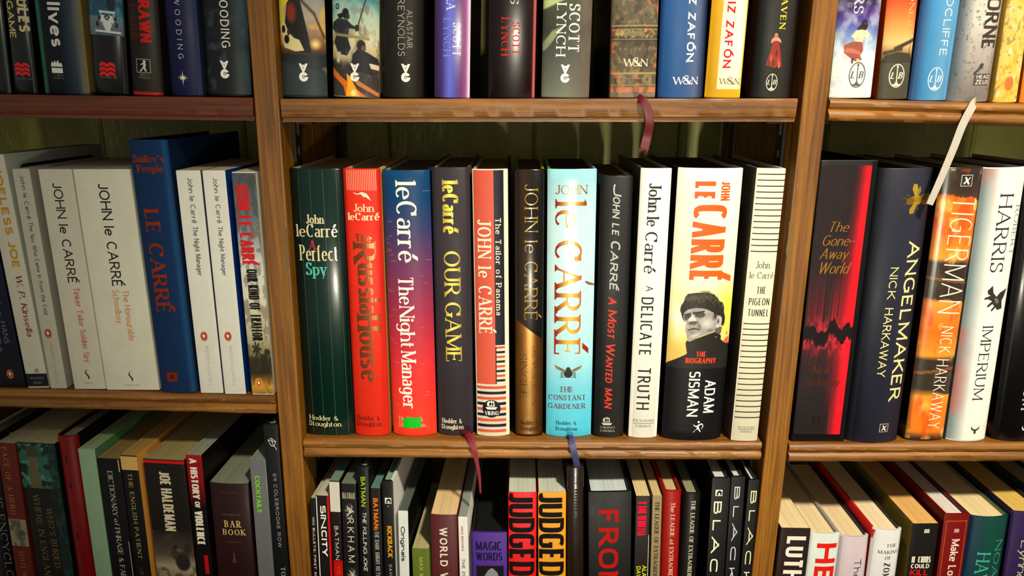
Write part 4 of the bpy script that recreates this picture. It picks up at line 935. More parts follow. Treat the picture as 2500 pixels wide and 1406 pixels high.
b = Book('creased hardback fading from blue to red with a green sticker at its foot', Z_MM, 416, 928, 1048, 1063, 959, 1064, (150, 50, 70), mat='satin', Y=.0085, rnd=.16, pages=(120, 116, 100), side_r=(30, 60, 90), grad=[(416, (14, 76, 118)), (500, (24, 70, 116)), (570, (70, 66, 110)), (660, (120, 62, 100)), (760, (164, 56, 84)), (860, (206, 56, 66)), (960, (232, 60, 50)), (1063, (240, 70, 44))])
rr_ = random.Random(4)
for k_ in range(26):
    y_ = rr_.uniform(440, 1050); u_ = rr_.choice((rr_.uniform(.0, .12), rr_.uniform(.7, .9))); w_ = rr_.uniform(.06, .14); dz_ = rr_.uniform(-.0015, .0015); z_ = b.v_of(y_); x0_, x1_ = b.x_of(u_), b.x_of(min(1, u_+w_))
    b.add([(x0_, z_), (x1_, z_+dz_), (x1_, z_+dz_+.00025), (x0_, z_+.0002)], lin((216, 150, 150)), 0)
b.down('leCarré', 444, 641, .29, .72, WHITE, 'serif', track=9); b.down('The', 675, 744, .27, .60, WHITE, 'serif', track=9); b.down('Night', 747, 851, .27, .60, WHITE, 'serif', track=7); b.down('Manager', 857, 998, .27, .60, WHITE, 'serif', track=7)
hodder(b, 1017, .16, .76, (246, 160, 140))
b.shape([(-25, -15), (25, -13), (25, 17), (-24, 16)], .46, 1033, 1, (20, 190, 44), 5, part='green_price_sticker')
GO = ((150, 120, 26), (250, 232, 110), (140, 106, 22))
b = Book('dark slate hardback with gold lettering and a crimson ribbon hanging below', Z_MM, 409, 1051, 1146, 1057, 1069, 1155, (62, 56, 62), mat='satin', Y=.0105, rnd=.16, pages=(120, 110, 84), side_r=(96, 90, 82), side_l=(20, 18, 22))
b.down('leCarré', 441, 571, .28, .70, GO, 'serifb', track=7); b.down('OUR', 613, 722, .28, .72, GO, 'serif', track=10); b.down('GAME', 738, 885, .28, .72, GO, 'serif', track=10)
hodder(b, 1022, .12, .74, (214, 206, 186))
b.ribbon([(1122, 1052, .02), (1132, 1057, .006), (1146, 1066, -.001), (1157, 1092, -.0046), (1162, 1118, -.0050), (1170, 1160, -.005), (1173, 1204, -.005)], (.0092, .0016), (132, 22, 50), 'crimson ribbon bookmark tapering over the shelf edge')
b = Book('hardback striped coral, navy and white with a round black emblem near the foot', Z_MM, 413, 1153, 1238, 1060, 1162, 1246, (228, 220, 198), mat='satin', Y=.0088, rnd=.13, pages=(150, 140, 110), side_r=(24, 20, 22), side_l=(150, 146, 134))
RD, NV, CM = (208, 92, 72), (34, 34, 48), (232, 224, 202)
b.rect(414, 938, .03, .60, RD, 0); b.rect(414, 843, .60, .88, NV, 0)
for k_ in range(8): b.rect(846+k_*11.5, 851.5+k_*11.5, .61, .88, (RD if k_ % 2 == 0 else NV), 0)
b.rect(846, 938, .60, .63, NV, 1)
for k_ in range(9): b.rect(943+k_*13.2, 949.8+k_*13.2, .03, .90, (RD if k_ % 2 == 0 else NV), 0)
b.down('JOHN le CARRÉ', 536, 816, .13, .51, CM, 'serif', track=18); b.down('The Tailor of Panama', 532, 770, .64, .80, CM, 'slab', track=20)
b.disc(.46, 998, 25, 26, (26, 26, 34), 1); ship(b, .46, 991, 1.15); b.line('VIKING', 1004, 1013, .26, .67, WHITE, 'serif', track=8)
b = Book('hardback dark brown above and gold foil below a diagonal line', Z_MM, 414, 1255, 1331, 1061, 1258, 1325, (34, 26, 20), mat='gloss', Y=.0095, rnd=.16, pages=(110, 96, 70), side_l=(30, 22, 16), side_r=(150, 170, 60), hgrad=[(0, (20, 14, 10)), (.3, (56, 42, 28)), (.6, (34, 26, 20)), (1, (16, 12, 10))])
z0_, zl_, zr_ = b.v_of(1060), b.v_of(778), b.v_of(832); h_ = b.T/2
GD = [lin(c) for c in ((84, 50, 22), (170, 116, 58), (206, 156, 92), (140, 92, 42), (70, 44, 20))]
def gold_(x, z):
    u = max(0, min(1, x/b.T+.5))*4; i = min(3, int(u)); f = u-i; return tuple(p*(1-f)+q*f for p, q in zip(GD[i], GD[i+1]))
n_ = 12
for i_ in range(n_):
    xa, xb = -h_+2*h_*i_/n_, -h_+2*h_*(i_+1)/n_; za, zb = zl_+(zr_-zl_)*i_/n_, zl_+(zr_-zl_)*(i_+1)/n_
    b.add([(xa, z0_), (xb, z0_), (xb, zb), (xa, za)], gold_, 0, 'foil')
b.down('JOHN le CARRÉ', 450, 782, .34, .78, (176, 140, 60), 'serifl', track=14); b.down('SINGLE &', 846, 990, .62, .86, (84, 52, 30), 'serifl', 3, 'gloss'); b.down('SINGLE', 864, 972, .16, .42, (84, 52, 30), 'serifl', 3, 'gloss'); 
b.line('Hodder &', 1026, 1037, .20, .84, (76, 48, 28), 'serif', 3); b.line('Stoughton', 1040, 1051, .18, .9, (76, 48, 28), 'serif', 3)
FO = ((150, 44, 26), (240, 186, 40), (160, 50, 26))  # yellow middle tone is a foil highlight painted into the letters
b = Book('thick light blue hardback with orange-gold capitals and a bee above the title', Z_MM, 413, 1337, 1459, 1064, 1333, 1444, (150, 210, 226), mat='gloss', Y=.0085, rnd=.12, pages=(70, 60, 50), side_r=(96, 160, 186), side_l=(90, 150, 60), grad=[(413, (150, 206, 220)), (520, (190, 224, 230)), (700, (196, 228, 234)), (860, (170, 218, 230)), (960, (110, 200, 222)), (1064, (80, 190, 218))])
b.line('JOHN', 452, 474, .16, .81, FO, 'serifl', track=12, w=1.2); b.down('le', 493, 556, .16, .80, FO, 'serifb', track=14, w=.55); b.down('CARRÉ', 586, 870, .16, .72, FO, 'serif', track=16)
def bee(b, u, y, s):
    b.disc(u, y, 14*s, 16*s, (34, 30, 26), 3); b.disc(u, y-13*s, 7*s, 6*s, (44, 38, 32), 3)
    for sg in (-1, 1):
        b.shape([(sg*6, 8), (sg*24, 18), (sg*46, 28), (sg*40, 16), (sg*18, 4)], u, y, s, (146, 126, 84), 4); b.shape([(sg*10, 9), (sg*40, 24), (sg*22, 12)], u, y, s, (84, 66, 44), 5)
        for dy in (0, -7, -14): b.shape([(sg*6, dy), (sg*22, dy+3), (sg*27, dy-6), (sg*21, dy)], u, y, s, (40, 34, 28), 3)
bee(b, .47, 911, .82); b.shape([(0, -6), (-22, 4), (-26, 1), (-16, -7), (0, -10)], 1.0, 690, 1, (130, 110, 80), 3)
DR = (120, 52, 44); b.line('THE', 944, 957, .28, .58, DR, 'serif'); b.line('CONSTANT', 965, 977, .05, .86, DR, 'serif'); b.line('GARDENER', 986, 998, .04, .86, DR, 'serif'); b.line('Hodder &', 1028, 1037, .22, .66, (40, 66, 76), 'serif'); b.line('Stoughton', 1042, 1051, .20, .68, (40, 66, 76), 'serif')
b.ribbon([(1386, 1060, .02), (1391, 1066, .004), (1396, 1078, -.002), (1402, 1105, -.0040), (1410, 1138, -.002), (1415, 1146, .002)], (.0062, .0058), (62, 66, 112), 'slate blue ribbon bookmark hanging over the shelf edge', fray=.006)
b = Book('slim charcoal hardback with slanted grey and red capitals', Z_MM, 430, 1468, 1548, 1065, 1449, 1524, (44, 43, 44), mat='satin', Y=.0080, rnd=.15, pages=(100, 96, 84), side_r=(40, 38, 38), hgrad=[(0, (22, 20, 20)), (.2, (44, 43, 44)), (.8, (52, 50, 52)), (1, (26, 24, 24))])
b.down('J', 450, 478, .38, .66, (178, 184, 178), 'ital'); b.down('OHN', 480, 532, .38, .60, (178, 184, 178), 'ital', track=12); b.down('LE', 545, 575, .38, .60, (178, 184, 178), 'ital'); b.down('C', 588, 611, .36, .66, (178, 184, 178), 'ital'); b.down('ARRÉ', 613, 709, .36, .60, (178, 184, 178), 'ital', track=12)
RE = (220, 62, 40); b.down('A', 726, 744, .34, .60, RE, 'ital'); b.down('M', 757, 784, .34, .62, RE, 'ital'); b.down('OST', 786, 826, .34, .56, RE, 'ital', track=12); b.down('W', 838, 867, .32, .60, RE, 'ital'); b.down('ANTED', 869, 934, .32, .54, RE, 'ital', track=10); b.down('MAN', 948, 996, .32, .56, RE, 'ital', track=12)
ship(b, .42, 1030, 1.05, (190, 186, 176)); b.line('VIKING', 1041, 1046, .20, .68, (190, 186, 176), 'serif'); b.line('CANADA', 1049, 1054, .20, .68, (190, 186, 176), 'serif')
b = Book('white hardback with dark serif lettering above tall thin condensed capitals', Z_MM, 411, 1566, 1642, 1067, 1534, 1605, (232, 230, 220), mat='satin', Y=.0075, rnd=.12, pages=(110, 104, 90), side_l=(96, 88, 78), side_r=(40, 36, 34))
BK = (36, 32, 34); b.down('John', 447, 518, .28, .68, BK, 'serif', track=8); b.down('le', 530, 553, .26, .66, BK, 'serif', track=8); b.down('Carré', 566, 668, .24, .64, BK, 'serif', track=8)
b.down('A', 698, 711, .34, .58, BK, 'condl'); b.down('DELICATE', 726, 868, .22, .62, BK, 'condl', track=20, w=1.2); b.down('TRUTH', 897, 1000, .22, .66, BK, 'condl', track=20, w=1.2)
b.line('PENGUIN', 1024, 1030, .14, .86, (90, 84, 82), 'serif', track=26); b.rect(1033, 1034, .14, .86, (90, 84, 82), 1); b.line('VIKING', 1037, 1043, .22, .76, (90, 84, 82), 'serif', track=26)
b = Book('thick hardback with orange capitals over a portrait of a man in a fur hat', Z_MM, 411, 1660, 1820, 1071, 1617, 1765, (236, 234, 224), mat='satin', Y=.0028, rnd=.13, pages=(70, 66, 60), side_l=(26, 24, 24), side_r=(90, 84, 76), D=.158, grad=[(411, (238, 236, 226)), (700, (240, 232, 200)), (720, (226, 206, 120)), (883, (190, 160, 70)), (886, (26, 26, 28)), (1071, (24, 24, 26))])
p = Pic(150, 210, 41).grad([(0, (226, 180, 90)), (.2, (230, 190, 100)), (.4, (236, 214, 120)), (.62, (240, 222, 130)), (.85, (242, 230, 170)), (1, (240, 234, 204))])
p.over((244, 220, 60), np.clip(1-np.hypot((p.S-.98)/.42, (p.T-.72)/.36), 0, 1)*.95); p.over((240, 238, 226), np.clip(1.2-np.hypot((p.S-.12)/.26, (p.T-.58)/.26), 0, 1)*.9); p.over((206, 190, 70), np.clip(1-np.hypot(p.S/.14, (p.T-.4)/.3), 0, 1)*.6)
def cp(*a):
    out = []
    for x, y in a: L_ = 205-90*(y-64)/1342; R_ = 1195-108*(y-64)/1342; out.append(((x-L_)/(R_-L_), 1-(y-64)/1342))
    return out
def cb(x, y, rx, ry, c, soft=.6, rot=0, amt=1): (q,) = cp((x, y)); p.blob(q[0], q[1], rx/985, ry/1342, c, soft, rot, amt)
p.poly(cp((1000, 1005), (1055, 935), (1115, 905), (1110, 1030), (1040, 1022)), (224, 92, 66)); p.poly(cp((1052, 885), (1078, 800), (1102, 885)), (230, 140, 90))
p.poly(cp((610, 206), (690, 186), (780, 188), (835, 218), (700, 214)), (150, 136, 70))
p.poly(cp((330, 500), (345, 430), (385, 370), (410, 290), (450, 242), (530, 226), (640, 214), (760, 215), (860, 240), (920, 300), (950, 350), (1000, 372), (1028, 440), (1025, 520), (1045, 600), (1040, 680), (1010, 745), (960, 700), (700, 600), (420, 600), (390, 672), (360, 610), (345, 540)), (42, 38, 33))
hm = ((p.A.sum(2) < 130))*1.0; p.over((92, 84, 70), hm*np.clip((p.noise(30, 44)-.5)/.1, 0, 1)*np.clip((p.T-.70)/.14, 0, .6)); cb(640, 290, 240, 60, (84, 77, 64), .9, 0, .7); cb(1000, 420, 30, 60, (96, 88, 74), .8, 0, .6)
p.poly(cp((375, 590), (392, 530), (450, 480), (560, 452), (680, 455), (760, 477), (850, 522), (885, 562), (940, 570), (990, 605), (985, 680), (960, 750), (885, 775), (870, 805), (780, 850), (640, 890), (560, 932), (470, 972), (430, 940), (425, 860), (410, 820), (412, 740), (430, 680), (400, 670), (385, 640)), (150, 147, 141))
cb(745, 690, 150, 120, (200, 197, 190), .9); cb(690, 510, 120, 42, (176, 172, 166), .8); cb(560, 880, 130, 36, (192, 188, 182), .8, .3); cb(470, 500, 60, 24, (180, 176, 170), .8, .4); cb(800, 800, 90, 40, (112, 108, 104), .9); cb(860, 600, 40, 60, (104, 100, 96), .8); cb(620, 740, 40, 60, (116, 112, 108), .9)
p.poly(cp((515, 552), (545, 590), (585, 640), (570, 665), (500, 655), (450, 668), (462, 626), (490, 588)), (206, 202, 196)); p.poly(cp((455, 680), (500, 662), (590, 650), (585, 700), (540, 716), (470, 712)), (84, 80, 77))
p.poly(cp((533, 540), (600, 522), (690, 520), (722, 548), (700, 585), (640, 604), (575, 590)), (70, 66, 64)); p.poly(cp((388, 600), (430, 566), (492, 548), (505, 580), (470, 610), (430, 648), (400, 640)), (66, 62, 60)); cb(650, 575, 34, 11, (128, 124, 120), .5); cb(650, 577, 12, 8, (24, 22, 22), .4); cb(450, 598, 9, 8, (22, 20, 20), .4); cb(440, 622, 26, 8, (120, 116, 112), .5)
p.line(*cp((530, 530))[0], *cp((700, 505))[0], .011, (40, 36, 34), 1.3); p.line(*cp((395, 570))[0], *cp((490, 540))[0], .010, (40, 36, 34), 1.3); cb(440, 745, 26, 30, (190, 186, 180), .8); cb(520, 745, 26, 24, (150, 146, 140), .8)
p.line(*cp((458, 800))[0], *cp((540, 772))[0], .010, (44, 38, 38), 1.3); p.line(*cp((540, 772))[0], *cp((628, 788))[0], .009, (48, 42, 42), 1.3); cb(520, 802, 60, 13, (132, 124, 120), .6); cb(510, 836, 50, 12, (96, 92, 88), .8); p.line(*cp((590, 660))[0], *cp((660, 770))[0], .007, (104, 100, 96), 1.3)
cb(948, 655, 48, 92, (186, 182, 174), .3, .1); cb(930, 660, 22, 52, (84, 80, 76), .5, .1); cb(915, 735, 30, 26, (206, 202, 194), .4); p.poly(cp((880, 775), (960, 752), (992, 742), (985, 820), (960, 872), (868, 826)), (92, 88, 82)); p.poly(cp((850, 530), (905, 560), (900, 600), (885, 640), (868, 600)), (62, 58, 55))
p.poly(cp((100, 1370), (160, 1322), (400, 1192), (432, 1168), (418, 1080), (410, 1010), (430, 962), (475, 978), (560, 935), (700, 882), (870, 825), (955, 868), (980, 892), (972, 945), (1050, 1015), (1130, 1026), (1130, 1420), (60, 1420)), (33, 31, 28)); cb(895, 905, 24, 9, (140, 136, 126), .5); cb(520, 1060, 60, 70, (46, 43, 39), .9, 0, .6)
b.art(p, 690, 900, 0, 1, 0)
OR = (226, 100, 34); b.down('LE', 443, 490, .26, .57, OR, 'cond', track=16, w=1.1); b.down('JOHN', 443, 490, .66, .80, OR, 'cond', track=12, w=.95); b.down('CARRÉ', 500, 691, .26, .78, OR, 'cond', track=12, w=.92)
OR2 = (214, 74, 40); b.line('THE', 858, 871, .455, .62, OR2, 'cond', track=14, w=1); b.line('BIOGRAPHY', 874, 887, .29, .79, OR2, 'cond', track=14, w=1); b.down('ADAM', 928, 1008, .64, .82, WHITE, 'cond', track=12, w=.8); b.down('SISMAN', 907, 1017, .37, .55, WHITE, 'cond', track=12, w=.8)
b.shape([(-11, -14), (-8, -13), (-3, -6), (2, -4), (8, -12), (11, -13), (6, -2), (4, 2), (7, 8), (12, 9), (12, 11), (5, 11), (0, 6), (-6, 6), (-10, 10), (-11, 8), (-6, 3), (0, 2), (-2, -4)], .56, 1044, 1, WHITE, 2); b.disc(.58, 1030, 3, 3, WHITE, 2); b.shape([(8, 13), (14, 12), (17, 4), (13, -4), (12, -3), (15, 4), (12, 10)], .56, 1044, 1, WHITE, 2)
b = Book('cream hardback ruled with thin black lines and titled in spaced capitals, beside the right post', Z_MM, 411, 1850, 1920, 1073, 1784, 1851, (222, 216, 192), mat='satin', Y=.0020, rnd=.07, pages=(110, 104, 90), side_l=(100, 92, 84))
for k_ in range(14): b.rect(424.2+k_*14.5, 426.8+k_*14.5, .05, 1, (52, 44, 30), 0)
for k_ in range(18): b.rect(789.5+k_*13.45, 792+k_*13.45, .05, 1, (52, 44, 30), 0)
b.line('John', 638, 655, .28, .78, (120, 112, 96), 'serifl', track=9, w=1.2); b.line('le Carré', 664, 680, .10, .96, (120, 112, 96), 'serifl', track=9, w=1.2); b.line('THE', 700, 717, .40, .72, (60, 54, 44), 'condl', track=26); b.line('PIGEON', 728, 745, .16, .90, (60, 54, 44), 'condl', track=26); b.line('TUNNEL', 755, 772, .16, .92, (60, 54, 44), 'condl', track=26)
b.line('PENGUIN', 1041, 1046, .22, .84, (110, 102, 88), 'serif', track=26); b.rect(1048, 1049, .22, .84, (110, 102, 88), 1); b.line('VIKING', 1051, 1056, .30, .76, (110, 102, 88), 'serif', track=26)

# ================= middle row, right bay
b = Book('black slipcased book with a red-streaked spine, right of the right post, middle row', Z_MR, 391, 2007, 2144, 1073, 1930, 2064, (22, 18, 20), mat='satin', kind='hard', Y=.0050, rnd=None if False else 0, pages=(30, 26, 26), inner=(20, 18, 18))
p = Pic(100, 240, 51); p.A[:] = (34, 24, 26)
st = np.repeat(Pic(100, 3, 77).noise(60, 1)[1:2], 240, 0)*.6+np.repeat(Pic(100, 3, 78).noise(22, 1)[1:2], 240, 0)*.4
edge = np.clip((p.S-.55+.25*(st-.5)-.25*np.clip(p.T-.5, 0, .5))/.42, 0, 1); p.over((214, 14, 30), edge*.95); p.over((238, 14, 34), edge*np.clip((p.S-.78)/.12, 0, 1)*.9)
band = np.clip(1-np.abs(p.T-.44)/.20, 0, 1); p.over((206, 16, 34), band*np.clip((st-.36)*3.4, 0, 1)*(.35+.65*np.clip(p.S*1.6, 0, 1))); hot = np.clip(1-np.abs(p.T-.385)/.085, 0, 1); p.over((250, 40, 60), hot*np.clip((p.noise(14, 40)-.42)*6, 0, 1)*.9)
cr = .39+.035*(p.noise(9, 2)-.5)*2; p.over((14, 8, 10), (np.abs(p.T-cr-.02*np.sin(p.S*14)) < .012+.028*p.noise(12, 30)*1.0)*1.0); p.over((22, 16, 18), np.clip((.18-p.T)/.12, 0, 1)*(p.S < .7)*.8)
b.art(p, 404, 1060, .03, .90, 0)
b.rect(394, 1072, 0, .028, (16, 14, 14), 1); b.rect(394, 1072, .905, 1, (16, 14, 14), 1)
BZ = (150, 106, 44); b.line('The', 541, 566, .26, .62, BZ, 'script', 3, track=10, w=1.2); b.line('Gone', 574, 600, .18, .66, BZ, 'script', 3, track=8, w=1.2); b.rect(588, 589.5, .66, .76, BZ, 3); b.line('Away', 606, 632, .17, .66, BZ, 'script', 3, track=8, w=1.2); b.line('World', 640, 668, .16, .70, BZ, 'script', 3, track=8, w=1.2)
b.line('Nick', 893, 913, .24, .56, (92, 46, 30), 'script', 3, track=8, w=1.2); b.line('Harkaway', 922, 942, .12, .78, (84, 42, 28), 'script', 3, track=8, w=1.2); boxed_mark(b, .42, 1026, 11, 12, (60, 26, 24), (30, 18, 18))
b = Book('dark navy hardback with cream foil capitals and a golden bee near the top', Z_MR, 411, 2148, 2291, 1078, 2069, 2200, (42, 42, 56), mat='satin', Y=.0015, rnd=.20, pages=(60, 56, 50), side_l=(16, 15, 20), side_r=(30, 28, 34), hgrad=[(0, (18, 18, 24)), (.25, (40, 42, 56)), (.75, (50, 50, 64)), (1, (30, 29, 36))])
CG = (226, 212, 150); b.down('ANGELMAKER', 590, 979, .67, .90, CG, 'sansb', track=14, w=.8); b.down('NICK', 653, 730, .40, .54, CG, 'sans', track=14); b.down('HARKAWAY', 752, 920, .39, .54, CG, 'sans', track=14)
b.disc(.70, 489, 17, 12, (150, 118, 36), 2); b.disc(.88, 487, 19, 14, (134, 104, 30), 2); b.disc(.585, 492, 9, 9, (120, 92, 30), 2)
for k_ in range(4): b.shape([(-1.4, -12), (1.4, -12), (1.6, 12), (-1.2, 12)], .80+.045*k_, 487, 1, (86, 64, 18), 3)
b.shape([(-3, 4), (-14, 26), (-12, 40), (-2, 38), (4, 8)], .70, 488, 1, (166, 140, 62), 3); b.shape([(-3, -4), (-16, -24), (-14, -36), (-4, -34), (4, -8)], .70, 488, 1, (160, 132, 56), 3); b.shape([(2, 6), (10, 22), (6, 34), (0, 26)], .70, 488, 1, (140, 116, 50), 3)
for q_ in ((-30, -12), (-26, 14), (8, -26), (-34, 6)): b.shape([(-6, 0), (q_[0], q_[1]), (q_[0]-2, q_[1]-2), (-4, -2)], .70, 488, 1, (110, 84, 30), 2)
boxed_mark(b, .65, 1045, 12, 12, (214, 206, 190))
b = Book('orange and black hardback with scratchy white hand lettering', Z_MR, 409, 2306, 2406, 1072, 2212, 2309, (50, 38, 30), mat='gloss', Y=.0050, rnd=.12, pages=(70, 60, 50), side_l=(40, 30, 24))
p = Pic(70, 260, 61).grad([(0, (30, 24, 20)), (.03, (226, 120, 20)), (.12, (240, 120, 14)), (.17, (236, 150, 40)), (.2, (60, 46, 30)), (.31, (52, 42, 32)), (.33, (240, 150, 40)), (.42, (244, 106, 12)), (.53, (232, 150, 60)), (.55, (64, 48, 36)), (.67, (48, 38, 32)), (.69, (234, 150, 50)), (.8, (242, 104, 12)), (.9, (232, 120, 30)), (.93, (52, 44, 38)), (1, (44, 40, 38))])
p.mottle((252, 206, 110), 4, 16, .58, .72, .65); p.mottle((214, 60, 10), 5, 14, .56, .7, .5); 
for a_, b_ in ((.2, .32), (.545, .68), (.915, 1.0)): p.over((48, 38, 32), ((p.T+.035*(p.noise(4, 4)-.5)+.02*p.S > a_) & (p.T+.02*p.S < b_))*.85)
p.over((150, 90, 40), ((np.abs(p.T-.26-.02*p.S) < .006) | (np.abs(p.T-.62+.02*p.S) < .005))*.7); p.over((60, 40, 30), np.clip((.10-p.S)/.1, 0, 1)*.6); b.art(p, 412, 1072)
SW = (250, 236, 216); b.down('TIGERMAN', 480, 765, .34, .92, SW, 'scratch', track=18, w=.8); b.down('NICK HARKAWAY', 797, 1046, .50, .82, SW, 'scratch', track=18); boxed_mark(b, .60, 441, 14, 14, (230, 226, 216), (60, 52, 46))
b = Book('white hardback shaded teal at its left edge, with thin serif capitals and an eagle', Z_MR, 409, 2413, 2512, 1075, 2313, 2417, (232, 230, 222), mat='satin', Y=.0030, rnd=.16, pages=(120, 112, 96), side_r=(40, 38, 36), side_l=(120, 140, 140))
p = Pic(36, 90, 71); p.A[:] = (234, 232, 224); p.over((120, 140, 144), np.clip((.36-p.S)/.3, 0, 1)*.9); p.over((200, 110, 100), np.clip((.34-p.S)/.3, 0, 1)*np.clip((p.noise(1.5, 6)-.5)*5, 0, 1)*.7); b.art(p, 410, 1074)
DK = (54, 52, 52); b.down('HARRIS', 475, 665, .40, .72, DK, 'serifl', track=16, w=1.3); b.down('ROBERT', 503, 624, .83, .97, (110, 106, 100), 'serifl', track=16, w=1.3); b.down('IMPERIUM', 797, 976, .44, .70, DK, 'serifl', track=16, w=1.3)
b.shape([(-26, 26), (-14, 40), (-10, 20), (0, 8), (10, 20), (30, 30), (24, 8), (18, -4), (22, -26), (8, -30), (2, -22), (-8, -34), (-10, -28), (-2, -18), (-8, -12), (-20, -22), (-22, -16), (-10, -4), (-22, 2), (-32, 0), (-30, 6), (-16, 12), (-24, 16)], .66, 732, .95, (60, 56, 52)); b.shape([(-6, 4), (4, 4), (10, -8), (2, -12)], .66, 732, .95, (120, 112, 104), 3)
def horns(b, u, y, c): b.shape([(-10, 12), (-12, 4), (-8, -2), (-3, -3), (-3, -12), (3, -12), (3, -3), (8, -2), (12, 4), (10, 12), (9, 5), (5, 2), (0, 1), (-5, 2), (-9, 5)], u, y, 1, c)
horns(b, .62, 1049, (60, 60, 60))
b = Book('black hardback cut off by the right side of the picture, middle row', Z_MR, 411, 2522, 2640, 1076, 2430, 2545, (24, 22, 22), mat='gloss', Y=.0030, rnd=.16, pages=(90, 84, 76))
b.down('LUSTRUM', 830, 1000, .45, .70, (206, 200, 190), 'serifl', track=16, w=1.3); b.down('HARRIS', 475, 700, .40, .72, (206, 200, 190), 'serifl', track=16); horns(b, .62, 1049, (220, 216, 206))

# ================= bottom row, left bay
GR = (166, 164, 140)
BL = dict(mat='satin', rz=-3.2)
b = Book('black hardback with white capitals ending in ENCYCLOP, far left of the bottom row', Z_B['L'], 1064, -70, -6, 1406, -8, 38, (18, 17, 17), Y=-.004, side_r=(14, 14, 12), pages=(120, 122, 104), **BL)
b.down("'S ENCYCLOPAEDIA", 1215, 1530, .58, .86, (150, 146, 130), 'serif')
side_shape(b, [(.003, b.H-.024), (.0065, b.H-.024), (.0065, b.H-.006), (.003, b.H-.006)], (214, 180, 40)); side_shape(b, [(.018, b.H-.022), (.0215, b.H-.022), (.0215, b.H-.005), (.018, b.H-.005)], (190, 170, 50)); side_shape(b, [(.040, b.H-.02), (.043, b.H-.02), (.043, b.H-.005), (.040, b.H-.005)], (110, 100, 96)); side_shape(b, rrect(.090, .110, b.H-.012, b.H-.005, .003), (150, 156, 124))
b = Book('rust red paperback with pale spaced capitals, second from the left, bottom row', Z_B['L'], 1081, -3, 37, 1406, 36, 88, (112, 40, 26), Y=-.004, pages=(196, 190, 150), kind='soft', **BL)
b.down('FACE OF A HERO', 1092, 1256, .24, .52, (176, 130, 90), 'serif', track=26); b.rect(1267, 1332, .02, .98, (170, 160, 126), 1); p = Pic(24, 30, 5); p.A[:] = (150, 140, 108); p.blob(.5, .5, .3, .4, (104, 96, 76), .6); p.mottle((60, 56, 48), 5, 6, .5, .65, .7); b.art(p, 1268, 1331, .04, .96, 2); b.down('SCOTT TUROW', 1345, 1440, .35, .6, (170, 120, 84), 'serif', track=26)
b = Book('dark paperback with a stone figure on green leaves atop its spine, bottom row left', Z_B['L'], 1081, 39, 134, 1406, 91, 186, (30, 30, 26), Y=-.004, pages=(192, 188, 146), side_r=(14, 30, 26), kind='soft', **BL)
p = Pic(60, 70, 9); p.A[:] = (46, 96, 76); p.mottle((110, 156, 130), 9, 9, .5, .65, .8); p.mottle((14, 30, 26), 7, 8, .55, .65, .9); p.over((16, 40, 36), np.clip((p.S-.72)/.1, 0, 1)*.7); p.blob(.36, .82, .17, .15, (70, 62, 44), .2); p.poly([(.26, .7), (.46, .7), (.52, 0), (.22, 0)], (104, 90, 62)); b.art(p, 1082, 1192, 0, 1, 0)
b.down("WHO'S BURIED", 1240, 1385, .52, .68, (120, 104, 60), 'serif', track=16); b.down('WHERE IN ENGLAND', 1208, 1420, .22, .38, (120, 104, 60), 'serif', track=16); p = Pic(14, 60, 19); p.A[:] = (14, 34, 32); p.mottle((40, 70, 60), 3, 14, .5, .7, .7); b.art(p, 1193, 1406, .74, 1, 0)
b = Book('crimson hardback between the leafy paperback and the mint green book', Z_B['L'], 1066, 137, 203, 1406, 189, 227, (120, 12, 18), Y=-.005, pages=(150, 152, 140), rnd=.30, inner=(20, 16, 16), side_r=(16, 14, 16), **BL)
for y_, u_, h_ in ((1122, .44, 22), (1186, .46, 16), (1310, .44, 24)): b.shape([(-3.5, -h_/2), (3, -h_/2+2), (3.5, h_/2), (-3, h_/2-2)], u_, y_, 1, (62, 8, 12))
b = Book('plain mint green paperback with an empty spine, bottom row left', Z_B['L'], 1096, 180, 221, 1406, 229, 272, (140, 166, 136), Y=-.004, pages=(176, 196, 150), side_r=(80, 120, 80), kind='soft', **BL)
b = Book('black reference paperback with a long line of pale italic serif lettering, bottom row left', Z_B['L'], 1119, 226, 288, 1406, 274, 326, (20, 19, 20), Y=-.004, pages=(170, 140, 84), kind='soft', **BL)
b.down('DICTIONARY', 1150, 1260, .40, .62, (190, 182, 160), 'serif', track=8); b.down('of', 1266, 1282, .42, .62, (190, 182, 160), 'serifi'); b.down('PHRASE & FABLE', 1288, 1430, .40, .62, (190, 182, 160), 'serif', track=8); b.rect(1121, 1150, .92, .96, (200, 196, 180), 1); b.rect(1320, 1406, .93, .96, (170, 166, 140), 1)
b = Book('slim black paperback with yellowed top band and spaced gold capitals, bottom row left', Z_B['L'], 1112, 290, 332, 1406, 328, 370, (24, 20, 18), Y=-.004, pages=(196, 160, 92), side_r=(206, 150, 70), kind='soft', **BL)
b.rect(1112, 1147, 0, 1, (206, 168, 100), 1); b.down('THE ENGLISH PATIENT', 1155, 1364, .34, .58, (196, 176, 120), 'serif', track=20); b.down('MICHAEL', 1385, 1450, .34, .55, (90, 80, 60), 'serif', track=14)
b = Book('thick black paperback with a red top edge and an animal head, bottom row left', Z_B['L'], 1122, 346, 451, 1406, 386, 484, (30, 24, 20), Y=-.004, pages=(176, 160, 110), side_l=(190, 120, 40), kind='soft', **BL)
p = Pic(50, 60, 13).grad([(0, (120, 106, 86)), (.25, (150, 136, 110)), (.5, (80, 66, 52)), (1, (30, 24, 20))]); p.mottle((60, 50, 40), 5, 6, .5, .65, .7); p.blob(.66, .55, .26, .24, (56, 46, 38), .2); p.blob(.55, .62, .06, .1, (30, 24, 20), .3); p.blob(.86, .66, .1, .14, (44, 36, 30), .3); p.blob(.7, .34, .2, .2, (34, 28, 24), .2); p.blob(.62, .6, .12, .06, (130, 110, 84), .8, amt=.6); b.art(p, 1296, 1410)
